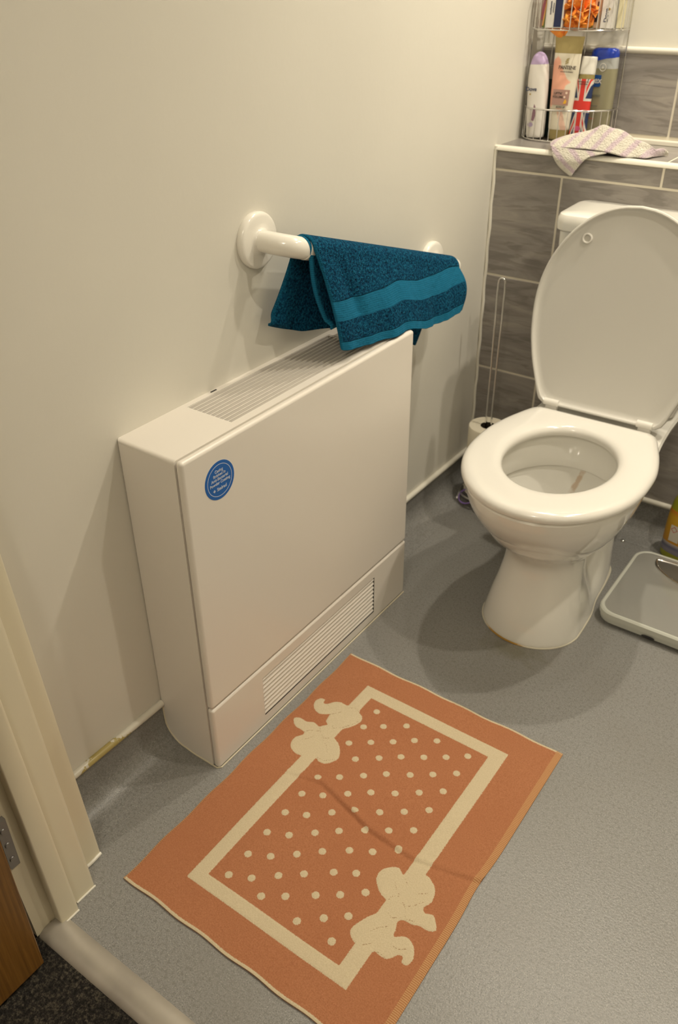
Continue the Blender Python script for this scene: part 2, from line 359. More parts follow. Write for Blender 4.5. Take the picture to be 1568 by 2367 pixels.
# coved vinyl skirting and its capping strip
cove = [(0.0, ZT), (0.0035, ZT), (0.004, 0.058)] + [(0.004 + 0.05 * (1 - math.cos(q)), 0.052 - 0.050 * math.sin(q)) for q in [PI / 2 * k / 8 for k in range(1, 9)]] + [(0.075, 0.0006), (0.075, 0.0), (0.0, 0.0)]
b = MB(); b.loft([[(x, y, z) for x, z in cove] for y in (DOOR_Y1, YB - 0.001)]); structure(b, 'baseboard_left', M['vinyl'], True)
b = MB(); b.loft([[(x, YB - c, z) for c, z in cove] for x in (0.004, ROOM_X)]); structure(b, 'baseboard_back', M['vinyl'], True)
def cap_strip(pts, name):
    b = MB(); b.tube(pts, 0.0072, 12); structure(b, name, M['cap'], True)
m = mat('capping_strip', (0.72, 0.69, 0.60), 0.35); t = NT(m); v = t.obj()
sp = t.n('ShaderNodeSeparateXYZ'); t.l(v, sp.inputs[0])
yy = t.math('SUBTRACT', 1.0, t.math('MULTIPLY', t.math('ABSOLUTE', t.math('SUBTRACT', sp.outputs[1], 0.452)), 26.0))
zz = t.math('MULTIPLY', t.math('SUBTRACT', 0.099, sp.outputs[2]), 90.0)
bl = t.math('ADD', t.math('ADD', yy, zz), t.math('MULTIPLY', t.noise(v, 170, 4), 2.2))
t.base(t.mix(t.ramp(bl, [(0.95, (0,) * 3), (1.15, (0.9,) * 3)]), (0.70, 0.67, 0.58), (0.42, 0.33, 0.08)))
M['cap'] = m
cap_strip([(0.004, DOOR_Y1, ZT - 0.002), (0.004, HY0 - 0.001, ZT - 0.002)], 'trim_4')
cap_strip([(0.004, HY1 + 0.001, ZT - 0.002), (0.004, YB - 0.004, ZT - 0.002)], 'trim_5')
cap_strip([(0.006, YB - 0.003, ZT - 0.002), (ROOM_X, YB - 0.003, ZT - 0.002)], 'trim_6')
# stepped door lining, slightly out of plumb
def arc2(cx_, cy_, r, a0, a1, n=5): return [(cx_ + r * math.cos(math.radians(a0 + (a1 - a0) * k / n)), cy_ + r * math.sin(math.radians(a0 + (a1 - a0) * k / n))) for k in range(n + 1)]
plan = [(-0.2, 0.349)] + arc2(0.093, 0.346, 0.003, 90, 0, 3) + [(0.0965, 0.3045)] + arc2(0.126, 0.296, 0.0085, 90, 0) + [(0.1350, 0.262)] + arc2(0.1405, 0.2545, 0.006, 90, 0) + arc2(0.144, 0.2285, 0.0025, 0, -90, 3) + [(0.1295, 0.226), (0.1295, 0.1905), (-0.2, 0.1905)]
b = MB(); b.loft([[(x - 0.08 * z, y - 0.005 * z, z) for x, y in plan] for z in (0.0, 2.05)])
FRAME = structure(b, 'trim_7', M['frame_paint'], True)
b = MB()
for pp, r in (([(0.0965, 0.348, 0.002), (0.099, 0.328, 0.003), (0.098, 0.308, 0.002)], 0.0032), ([(0.136, 0.302, 0.001), (0.136, 0.264, 0.001)], 0.0018), ([(0.148, 0.258, 0.001), (0.148, 0.230, 0.001)], 0.0018)):
    b.tube(crom(pp, 5), r, 8)
structure(b, 'trim_8', M['white_trim'], True)
b = MB(); b.box(1.0, 1.03, DOOR_Y0, DOOR_Y1, 0, 2.05); b.box(0.094, 1.02, DOOR_Y0, DOOR_Y1, 2.03, 2.06); structure(b, 'trim_9', M['frame_paint'])
# threshold strip
b = MB(); prof = [(0.192, -0.003), (0.195, 0.001), (0.204, 0.0045), (0.216, 0.0058), (0.228, 0.0045), (0.238, 0.001), (0.240, -0.001)]
b.loft([[(x, y, z) for y, z in prof] for x in (0.130, 1.0)])
m = mat('threshold_strip', (0.33, 0.30, 0.26), 0.35, metal=0.35); t = NT(m); t.base(t.ramp(t.noise(t.obj(), 9, 4), [(0.35, (0.36, 0.33, 0.285)), (0.7, (0.52, 0.48, 0.41))]))
structure(b, 'trim_10', m, True)
# open oak door
b = MB(); b.box(0.139, 0.176, -0.60, 0.169, 0.006, 2.02, 0, bev=0.002); structure(b, 'door_1', M['oak'])
b = MB(); poly = [(0.0, 0.0), (0.030, 0.0), (0.034, 0.006), (0.034, 0.096), (0.030, 0.102), (0.0, 0.102)]
b.prism([(0.2075 - a * 0.48, z + 0.160) for a, z in poly], 0.1100, 0.1185, 'x')
for z in (0.180, 0.212, 0.243): b.lathe([(0, 0.1185), (0.0045, 0.1185), (0.0038, 0.1200), (0, 0.1200)], (0, 0.1985, z), 12, axis='x')
b.done('hinge_plate', M['steel'], FRAME, True)

# ================================================================== FAN CONVECTOR
heater = empty('fan_convector', (0, HY0, 0), label='white wall-mounted fan convector heater with blue round sticker, below the grab rail', cat='heater')
def H(b, name, m, smooth=True, parent=None, **k): b.xf(Matrix.Translation((0, -HY0, 0))); return b.done(name, m, parent or heater, smooth, **k)
XC = HD - 0.0155
b = MB()
prof = [(0.0, ZT + 0.006), (0.0045, ZT - 0.0), (0.0055, 0.06)] + [(0.0055 + 0.05 * (1 - math.cos(q)), 0.054 - 0.050 * math.sin(q)) for q in [PI / 2 * k / 8 for k in range(1, 9)]] + [(0.076, 0.0012), (XC, 0.001), (XC, HH), (0.0, HH)]
b.prism(prof, HY0, HY1, 'y')
es = [e for e in b.bm.edges if all(v.co.z > HH - 1e-4 for v in e.verts) and (all(abs(v.co.y - HY0) < 1e-4 for v in e.verts) or all(abs(v.co.y - HY1) < 1e-4 for v in e.verts))]
es += [e for e in b.bm.edges if all(v.co.x < 1e-4 for v in e.verts) and e.verts[0].co.y == e.verts[1].co.y and max(v.co.z for v in e.verts) > 0.5 and e.calc_length() > 0.3]
bmesh.ops.bevel(b.bm, geom=es, offset=0.007, segments=4, profile=0.5, affect='EDGES')
casing = H(b, 'casing', [M['powder'], M['slat_dark']])
GX0, GX1, GY0, GY1 = 0.0125, 0.1105, 0.747, 1.146
cb = MB(); cb.box(GX0, GX1, GY0 - HY0, GY1 - HY0, HH - 0.034, HH + 0.02); cut = cb.done('cutter', M['slat_dark'], heater)
md = casing.modifiers.new('cut', 'BOOLEAN'); md.object = cut; md.operation = 'DIFFERENCE'; md.solver = 'EXACT'
dg = bpy.context.evaluated_depsgraph_get(); dg.update()
nm = bpy.data.meshes.new_from_object(casing.evaluated_get(dg)); casing.modifiers.clear(); old = casing.data; casing.data = nm
bpy.data.objects.remove(cut)
for p in nm.polygons:
    c = p.center
    if GX0 - 1e-4 <= c.x <= GX1 + 1e-4 and GY0 - HY0 - 1e-4 <= c.y <= GY1 - HY0 + 1e-4 and c.z < HH - 0.0005: p.material_index = 1
nm.shade_smooth(); nm.set_sharp_from_angle(angle=math.radians(38)); weighted(casing)
# front and lower panels
b = MB(); b.box(HD - 0.0145, HD, HY0, HY1, HS + 0.0018, HH + 0.0005, bev=0.0062, seg=5)
weighted(H(b, 'front_panel', M['powder']))
b = MB()
LY0, LY1, LZ0, LZ1 = 0.739, 1.130, 0.026, 0.125
b.box(HD - 0.0145, HD, HY0, HY1, 0.001, HS - 0.0018, bev=0.0055, seg=4)
lower = H(b, 'lower_panel', [M['powder'], M['dark_gap']])
cb = MB(); cb.box(HD - 0.011, HD + 0.02, LY0 - HY0, LY1 - HY0, LZ0, LZ1); cut = cb.done('cutter', M['dark_gap'], heater)
md = lower.modifiers.new('cut', 'BOOLEAN'); md.object = cut; md.solver = 'EXACT'
dg = bpy.context.evaluated_depsgraph_get(); dg.update()
nm = bpy.data.meshes.new_from_object(lower.evaluated_get(dg)); lower.modifiers.clear(); lower.data = nm
bpy.data.objects.remove(cut)
for p in nm.polygons:
    c = p.center
    if c.x < HD - 0.003 and c.x > HD - 0.0135 and LY0 - HY0 - 1e-4 <= c.y <= LY1 - HY0 + 1e-4 and LZ0 - 1e-4 <= c.z <= LZ1 + 1e-4: p.material_index = 1
nm.shade_smooth(); nm.set_sharp_from_angle(angle=math.radians(38)); weighted(lower)
b = MB(); NS = 10
for k in range(NS + 1):
    x = GX0 + (GX1 - GX0) * k / NS; th = 0.0011; d = 0.0115
    poly = [(x, HH - 0.0005), (x + 0.0016, HH - 0.0005), (x + 0.0016, HH - 0.0022), (x + 0.0048, HH - 0.0250), (x + 0.0038, HH - 0.0255), (x, HH - 0.0022)]
    if k == NS: poly = [(GX1 - 0.0016, HH - 0.0005), (GX1, HH - 0.0005), (GX1, HH - 0.013), (GX1 - 0.0016, HH - 0.013)]
    b.prism(poly, GY0 + 0.0003, GY1 - 0.0003, 'y')
b.box(GX0, GX1, GY1 - 0.0032, GY1 - 0.0003, HH - 0.014, HH - 0.0006)
H(b, 'top_grille', M['powder'], False)
b = MB(); NL = 9
for k in range(NL):
    z = LZ0 + (LZ1 - LZ0) * k / NL; p_ = (LZ1 - LZ0) / NL
    poly = [(HD - 0.0008, z + 0.0024), (HD - 0.0008, z + 0.0040), (HD - 0.0044, z + p_ - 0.0018), (HD - 0.0056, z + p_ - 0.0022), (HD - 0.0052, z + 0.0050)]
    b.prism(poly, LY0 + 0.0003, LY1 - 0.0003, 'y')
H(b, 'lower_grille', M['powder'], False)
# bead of sealant round the foot of the casing
b = MB()
path = [(x, HY0 - 0.0005, z) for x, z in prof[1:12]] + [(HD - 0.006, HY0 - 0.0005, 0.001), (HD + 0.0005, HY0 + 0.005, 0.0012), (HD + 0.0008, 0.9, 0.0012), (HD + 0.0008, HY1 - 0.002, 0.0012)]
b.tube(path, 0.0017, 8); H(b, 'sealant_bead', M['caulk'], label='cream sealant bead')
# sticker
st = MB(); st.prism(disc(0, 0, 0.0335, n=64), 0, 0.0004)
SM = plane_mtx((HD, 0.677 - HY0, 0.6005), (0, 1, 0), (0, 0, 1))
st.xf(SM); stick = st.done('sticker', M['blue_sticker'], heater, False, label='round blue sticker with white lettering')
rb = MB(); ro, ri = disc(0, 0, 0.0282, n=64), disc(0, 0, 0.0272, n=64)
rb.loft([[(x, y, 0.0004) for x, y in ri], [(x, y, 0.00055) for x, y in ri], [(x, y, 0.00055) for x, y in ro], [(x, y, 0.0004) for x, y in ro]], False, False, loop=True)
rb.xf(SM); rb.done('sticker_ring', M['sticker_white'], stick, False)
L_ = [('Casing', -0.0005, 0.0152, 0.0070), ('finished in', 0, 0.0082, 0.0070), ('Anti-Bacterial', 0, 0.0012, 0.0070), ('Powder Coating', 0, -0.0060, 0.0070), ('Stelrad', 0.0030, -0.0172, 0.0080)]
words('sticker_lettering', L_, M['sticker_white'], stick, SM @ Matrix.Translation((0, 0, 0.0006)))
db = MB(); db.prism([(-0.0170, -0.0146), (-0.0142, -0.0174), (-0.0114, -0.0146), (-0.0142, -0.0118)], 0.0004, 0.0007); db.xf(SM); db.done('sticker_diamond', M['sticker_white'], stick, False)
b = MB(); b.box(0.0035, 0.0062, 0.812, 0.826, HH - 0.001, HH + 0.0008); H(b, 'slot_mark', M['black'], False)

# ================================================================== GRAB RAIL
RA, RB_, RX = Vector((0, 0.957, 0.889)), Vector((0, 1.558, 0.705)), 0.078
u = (RB_ - RA).normalized(); rlen = (RB_ - RA).length
rail = empty('grab_rail', tuple(RA), label='white plastic grab rail fixed at a slant on the wall with teal towel over it', cat='grab rail')
RM = Matrix(((0, 0, 1, 0), (u.y, -u.z, 0, 0), (u.z, u.y, 0, 0), (0, 0, 0, 1)))   # local x along the rail, local z out of the wall
for s in (0.0, rlen):
    b = MB(); b.lathe([(0, 0.0), (0.0465, 0.0), (0.0470, 0.001), (0.0470, 0.0070), (0.0464, 0.0092), (0.0448, 0.0112), (0.0425, 0.0124), (0.0395, 0.0130), (0.0300, 0.0138), (0.0230, 0.0142), (0.0205, 0.0155), (0.0190, 0.018), (0, 0.018)], n=48)
    b.xf(RM @ Matrix.Translation((s, 0, 0))); b.done('flange', M['rail'], rail)
R_ = 0.0185
end = [(0.0, 0.010), (0.0, 0.034), (0.003, 0.051), (0.012, 0.066), (0.026, 0.0745), (0.043, RX)]
pts = [(s, 0, z) for s, z in end]; pts = [tuple(q) for q in crom(pts, 6)]
pts2 = [(rlen - s, 0, z) for s, _, z in reversed(pts)]
for seg in (pts, pts2):
    b = MB(); b.tube([RM @ Vector(q) for q in seg], R_, 32); b.done('elbow', M['rail'], rail)
b = MB(); b.tube([RM @ Vector((s, 0, RX)) for s in (0.040, rlen * 0.5, rlen - 0.040)], R_ - 0.0012, 32); b.done('bar', M['rail'], rail)
for s0 in (0.034, rlen - 0.047):
    b = MB(); rings = []
    for s in (s0, s0 + 0.0005, s0 + 0.0125, s0 + 0.013):
        rr = [R_ + (0.0001 if (s in (s0, s0 + 0.013)) else (0.0005 if k % 3 < 2 else -0.0003)) for k in range(144)]
        rings.append([RM @ Vector((s, rr[k] * math.cos(2 * PI * k / 144), RX + rr[k] * math.sin(2 * PI * k / 144))) for k in range(144)])
    b.loft(rings); b.done('ribbed_collar', M['rail'], rail)

# ================================================================== TEAL TOWEL
def bar_at(y):
    s = (y - RA.y) / u.y; return RA.z + u.z * s
def arr(*a): return np.array(a, float)
def towel():
    # front flap: rows hang from the bar to the hem, columns run along the bar
    cols = 60; rows = 70
    ty = np.interp(np.linspace(0, 1, cols + 1), [0, 1], [0.992, 1.512])
    F = [(1.043, 0.6885, 0.116), (1.10, 0.677, 0.122), (1.185, 0.6685, 0.130), (1.262, 0.6655, 0.137), (1.33, 0.642, 0.124), (1.41, 0.629, 0.119), (1.522, 0.623, 0.112)]
    fs = np.linspace(0, 1, cols + 1)
    Fy = np.interp(fs, np.linspace(0, 1, 7), [f[0] for f in F]); Fz = np.interp(fs, [(f[0] - 1.043) / 0.479 for f in F], [f[1] for f in F]); Fx = np.interp(fs, [(f[0] - 1.043) / 0.479 for f in F], [f[2] for f in F])
    Fy = np.interp(fs, [(f[0] - 1.043) / 0.479 for f in F], [f[0] for f in F])
    B_ = [(0.946, 0.746, 0.018), (1.03, 0.712, 0.036), (1.10, 0.700, 0.048), (1.20, 0.684, 0.050), (1.262, 0.668, 0.052), (1.36, 0.600, 0.050), (1.425, 0.556, 0.050)]
    bs = [(q[0] - 0.948) / 0.477 for q in B_]
    By, Bz, Bx = [np.interp(fs, bs, [q[i] for q in B_]) for i in (0, 1, 2)]
    rng = np.random.default_rng(3)
    prof_u = []
    V, flat, vd, uu = [], [], [], []
    RR = R_ + 0.0035
    n_b, n_a, n_f = 40, 16, 56
    for j in range(cols + 1):
        s = fs[j]; y = ty[j]; zc = bar_at(y); col = []
        fold = 0.0028 * math.sin(s * 23 + 0.7) + 0.0022 * math.sin(s * 41)
        # back flap (bottom -> bar)
        for i in range(n_b):
            q = i / n_b; e = q ** 0.8
            bx = Bx[j] * (1 - e) + (RX - RR) * e; by = By[j] * (1 - q) ** 1.25 + y * (1 - (1 - q) ** 1.25); bz = Bz[j] * (1 - q) + zc * q
            curl = max(0, 1 - q * 5) ** 2 * max(0, 1 - s * 9) ** 1.0
            bx += 0.026 * curl * math.sin(i * 0.42); by += 0.004 * curl - 0.012 * curl * math.sin(i * 0.42)
            col.append((bx + fold * (1 - q) * 0.8, by, bz))
        for i in range(n_a + 1):
            q = PI - PI * i / n_a
            col.append((RX + RR * math.cos(q), y, zc + RR * math.sin(q) * (1.0)))
        for i in range(1, n_f + 1):
            q = i / n_f; e = q
            x = (RX + RR) * (1 - e) + Fx[j] * e + 0.004 * math.sin(PI * q)
            dent = -0.007 * math.exp(-((s - 0.10 - 0.10 * q) / 0.035) ** 2) * math.sin(PI * min(1, q * 1.1)) - 0.004 * math.exp(-((s - 0.36 + 0.1 * q) / 0.05) ** 2) * q - 0.005 * math.exp(-((s - 0.80) / 0.02) ** 2) * q
            yy = y + (Fy[j] - y) * q ** 0.9 + (0.02 * math.sin(PI * q) * max(0, (s - 0.85) / 0.15))
            x += fold * q + dent + 0.0012 * math.sin(s * 90 + q * 4) * max(0, q - 0.8) * 5
            zz = zc * (1 - q) + Fz[j] * q
            col.append((x, yy, zz))
        V.append(col)
    n = len(V[0])
    verts = [v for c in V for v in c]
    for j in range(cols + 1):
        c = np.array(V[j]); seg = np.linalg.norm(np.diff(c, axis=0), axis=1); d = np.concatenate([[0], np.cumsum(seg)]); tot = d[-1]
        for i in range(n):
            fb = tot - d[i]; bb = d[i]
            fl = 0.0; uu.append(fs[j])
            e_ = min(fs[j], 1 - fs[j]) * 0.55
            if e_ < 0.005: fl = 0.9 if fb < 0.24 else 0.45
            flat.append(fl); vd.append(fb)
    faces = [(j * n + i, (j + 1) * n + i, (j + 1) * n + i + 1, j * n + i + 1) for j in range(cols) for i in range(n - 1)]
    me = bpy.data.meshes.new('hand_towel'); me.from_pydata(verts, [], faces)
    at = me.attributes.new('flat', 'FLOAT', 'POINT'); at.data.foreach_set('value', flat)
    at = me.attributes.new('vdist', 'FLOAT', 'POINT'); at.data.foreach_set('value', vd)
    at = me.attributes.new('uu', 'FLOAT', 'POINT'); at.data.foreach_set('value', uu)
    o = link('hand_towel', me, M['teal'], None, True, label='teal terry hand towel draped over the white grab rail', cat='towel')
    md = o.modifiers.new('sub', 'SUBSURF'); md.levels = md.render_levels = 1
    md = o.modifiers.new('thick', 'SOLIDIFY'); md.thickness = 0.0042; md.offset = 0
    # the folded-in layer showing behind the near edge of the front flap
    rows_, cols_ = 40, 10; verts = []; flat = []; vd = []
    for j in range(cols_ + 1):
        s = j / cols_
        for i in range(rows_ + 1):
            q = i / rows_
            ang = PI * 0.62 * (1 - min(1, q / 0.16)); y = 0.986 + 0.05 * s
            zc = bar_at(y)
            if q < 0.16: x = RX + (RR - 0.003) * math.cos(ang); z = zc + (RR - 0.003) * math.sin(ang); yy = y
            else:
                e = (q - 0.16) / 0.84; x = RX + RR - 0.003 + 0.004 * e - 0.006 * math.sin(PI * e); z = zc * (1 - e) + 0.727 * e; yy = y + 0.046 * e - 0.008 * math.sin(PI * e)
                if e > 0.88: k = (e - 0.88) / 0.12; x += 0.007 * math.sin(k * PI); yy += 0.004 * k
            verts.append((x - 0.0035, yy, z)); flat.append(1.0 if j < 2 or q > 0.95 else 0.0); vd.append(0.3 + q * 0.2)
    n = rows_ + 1
    faces = [(j * n + i, (j + 1) * n + i, (j + 1) * n + i + 1, j * n + i + 1) for j in range(cols_) for i in range(rows_)]
    me = bpy.data.meshes.new('folded_layer'); me.from_pydata(verts, [], faces)
    at = me.attributes.new('flat', 'FLOAT', 'POINT'); at.data.foreach_set('value', flat)
    at = me.attributes.new('vdist', 'FLOAT', 'POINT'); at.data.foreach_set('value', vd)
    c = link('folded_layer', me, M['teal'], o, True)
    md = c.modifiers.new('thick', 'SOLIDIFY'); md.thickness = 0.0040; md.offset = 0
towel()

# ================================================================== BATH MAT
def seg_dist(P, a, b):
    a, b = np.array(a), np.array(b); d = b - a; t = np.clip(((P - a) @ d) / (d @ d), 0, 1); return np.linalg.norm(P - a - t[:, None] * d, axis=1)
def poly_sd(P, poly):
    n = len(poly); D = np.full(len(P), 1e9); ins = np.zeros(len(P), bool)
    for i in range(n):
        a, b = poly[i], poly[(i + 1) % n]; D = np.minimum(D, seg_dist(P, a, b))
        c = ((a[1] > P[:, 1]) != (b[1] > P[:, 1])) & (P[:, 0] < (b[0] - a[0]) * (P[:, 1] - a[1]) / (b[1] - a[1] + 1e-12) + a[0]); ins ^= c
    return np.where(ins, -D, D)
def box_sd(P, x0, x1, y0, y1):
    q = np.abs(P - np.array([(x0 + x1) / 2, (y0 + y1) / 2])) - np.array([(x1 - x0) / 2, (y1 - y0) / 2])
    return np.linalg.norm(np.maximum(q, 0), axis=1) + np.minimum(q.max(axis=1), 0)
def bath_mat():
    X0, X1, Y0, Y1 = 0.1650, 0.6590, 0.3385, 1.0050
    nx, ny = 260, 350
    gx, gy = np.meshgrid(np.linspace(X0, X1, nx + 1), np.linspace(Y0, Y1, ny + 1), indexing='ij')
    P = np.stack([gx.ravel(), gy.ravel()], 1)
    frame = np.maximum(box_sd(P, 0.2500, 0.5744, 0.4005, 0.9430), -box_sd(P, 0.2763, 0.5450, 0.4245, 0.9162))
    sd = frame
    for c in MAT_DOTS: sd = np.minimum(sd, np.linalg.norm(P - np.array(c), axis=1) - 0.0066)
    bowA = poly_sd(P, cromclosed(MAT_BOW_A, 2)); bowB = poly_sd(P, cromclosed(MAT_BOW_B, 2))
    sd = np.minimum(sd, np.minimum(bowA, bowB))
    ends = np.minimum(P[:, 1] - Y0, Y1 - P[:, 1]) - 0.0045
    sd = np.minimum(sd, ends)
    st = np.full(len(P), 1.0)
    for L in MAT_STITCH_A + MAT_STITCH_B:
        for a, b2 in zip(L[:-1], L[1:]): st = np.minimum(st, seg_dist(P, a, b2))
    st = np.minimum(st, np.where(P[:, 1] > 0.915, np.abs(box_sd(P, 0.2790, 0.5420, 0.4275, 0.9140)), 1))
    selv = np.minimum(P[:, 0] - X0 - 0.003, X1 - P[:, 0] - 0.0125)     # selvedge strips on the long sides
    z = 0.0042 + 0.0006 * np.sin(P[:, 0] * 30) * np.cos(P[:, 1] * 22)
    z += np.where(sd < 0, 0.0010, 0) * np.clip(-sd / 0.002, 0, 1)
    cr = np.interp(P[:, 0], [0.165, 0.255, 0.32, 0.45, 0.54, 0.66], [0.648, 0.666, 0.683, 0.649, 0.644, 0.672])
    k = 1 / (1 + np.exp(-(P[:, 0] - 0.25) / 0.03)); dy = P[:, 1] - cr
    z += k * (0.0050 * np.exp(-((dy - 0.006) / 0.007) ** 2) - 0.0022 * np.exp(-((dy + 0.004) / 0.004) ** 2)) * (0.5 + 0.5 * np.sin(P[:, 0] * 9 + 1) ** 2)
    dy2 = P[:, 1] - (0.60 + 0.2 * P[:, 0]); z += 0.0014 * np.exp(-((P[:, 0] - 0.20) / 0.04) ** 2) * np.exp(-(dy2 / 0.01) ** 2)
    edge = np.minimum(np.minimum(P[:, 0] - X0, X1 - P[:, 0]), np.minimum(P[:, 1] - Y0, Y1 - P[:, 1]))
    z -= 0.0016 * np.clip(1 - edge / 0.004, 0, 1)
    rng = np.random.default_rng(1); wob = 0.0011 * np.sin(P[:, 1] * 55) ; 
    X = P[:, 0] + np.where(np.abs(P[:, 0] - X0) < 0.01, wob, 0) + 0.004 * np.exp(-((P[:, 1] - 0.66) / 0.05) ** 2) * np.clip((P[:, 0] - 0.6) / 0.06, 0, 1) * -1
    Yv = P[:, 1] + 0.0012 * np.sin(P[:, 0] * 60) * (edge < 0.006)
    V = np.stack([X, Yv, z], 1).tolist(); N = ny + 1
    F = [(i * N + j, (i + 1) * N + j, (i + 1) * N + j + 1, i * N + j + 1) for i in range(nx) for j in range(ny)]
    ring = [i * N for i in range(nx)] + [nx * N + j for j in range(ny)] + [i * N + ny for i in range(nx, 0, -1)] + [j for j in range(ny, 0, -1)]
    base = len(V); V += [[V[i][0], V[i][1], 0.0006] for i in ring]; R = len(ring)
    F += [(ring[i], base + i, base + (i + 1) % R, ring[(i + 1) % R]) for i in range(R)]
    F.append(tuple(base + i for i in range(R)))
    me = bpy.data.meshes.new('bath_mat'); me.from_pydata(V, [], F)
    pad = [0.01] * R
    for nm_, a in (('pat', sd), ('stitch', st), ('selv', selv)):
        at = me.attributes.new(nm_, 'FLOAT', 'POINT'); at.data.foreach_set('value', a.tolist() + pad)
    m = mat('woven_mat', (0.5, 0.2, 0.08), 0.95, spec=0.1); t = NT(m); v = t.obj()
    def attr(n):
        a = t.n('ShaderNodeAttribute'); a.attribute_name = n; return a.outputs['Fac']
    g = t.noise(v, 430, 2, 0.75); g2 = t.noise(t.scaled(v, 900, 260, 100), 1.0, 2); g3 = t.noise(v, 7, 4)
    rag = t.math('MULTIPLY', t.math('SUBTRACT', t.noise(t.scaled(v, 900, 320, 1), 1.0, 2, 0.7), 0.5), 0.0045)
    pt = t.math('ADD', attr('pat'), rag)
    mask = t.ramp(t.math('ADD', t.math('MULTIPLY', pt, -500.0), 0.5), [(0.30, (0,) * 3), (0.70, (1,) * 3)])
    terra = t.mix(g, (0.25, 0.092, 0.038), (0.56, 0.250, 0.130))
    terra = t.mix(t.ramp(g3, [(0.35, (0,) * 3), (0.75, (0.35,) * 3)]), terra, (0.36, 0.135, 0.062))
    cream = t.mix(g, (0.48, 0.39, 0.25), (0.70, 0.60, 0.42))
    c = t.mix(mask, terra, cream)
    ss = t.ramp(t.math('SUBTRACT', 1.0, t.math('MULTIPLY', attr('stitch'), 900.0)), [(0.0, (0,) * 3), (0.35, (0.75,) * 3)])
    dots_ = t.ramp(t.noise(v, 420, 1, 0.5), [(0.50, (0,) * 3), (0.58, (1,) * 3)])
    c = t.mix(t.math('MULTIPLY', ss, dots_), c, (0.26, 0.15, 0.07))
    sv = t.ramp(t.math('ADD', t.math('MULTIPLY', attr('selv'), -600.0), 0.5), [(0.35, (0,) * 3), (0.65, (1,) * 3)])
    sy = t.n('ShaderNodeSeparateXYZ'); t.l(v, sy.inputs[0])
    lad = t.ramp(t.math('SINE', t.math('MULTIPLY', sy.outputs[1], 1900.0)), [(0.3, (0,) * 3), (0.8, (1,) * 3)])
    c = t.mix(t.math('MULTIPLY', sv, 0.75), c, t.mix(lad, (0.42, 0.20, 0.085), (0.62, 0.42, 0.21)))
    t.base(c)
    bb = t.bump(t.math('ADD', g, t.math('MULTIPLY', g2, 0.6)), 0.55, 0.0016)
    link('bath_mat', me, m, None, True, label='terracotta woven bath mat with cream dots, border and bows on the floor', cat='bath mat')
bath_mat()

# ================================================================== TOILET
toilet = empty('toilet', (0.420, YB, 0), 0.034, label='white close-coupled toilet with its lid up against the tiled wall', cat='toilet')
def T(b, name, m, smooth=True, parent=None, **k):
    for v in b.bm.verts: v.co = Vector((v.co.x, -v.co.y, v.co.z))
    return b.done(name, m, parent or toilet, smooth, **k)
NP = 96
def outline(prof, n=NP):
    """prof: (d, halfwidth) from front tip to back; symmetric closed outline with n points"""
    P = crom(prof, 14); P = [np.array([max(0, p[1]), p[0]]) for p in P]
    L = np.concatenate([[0], np.cumsum([np.linalg.norm(b - a) for a, b in zip(P[:-1], P[1:])])]); tot = L[-1]
    half = n // 2; out = []
    for k in range(half + 1):
        s = tot * k / half; x = np.interp(s, L, [p[0] for p in P]); y = np.interp(s, L, [p[1] for p in P]); out.append((x, y))
    left = [(-x, y) for x, y in out[1:-1]][::-1]
    return out + left
def prof_ell(front, dc, hw, rear):
    """half ellipse in front of dc, then rear control points (d, halfwidth)"""
    a = front - dc
    return [(dc + a * math.cos(q), hw * math.sin(q)) for q in [PI / 2 * k / 8 for k in range(9)]] + rear
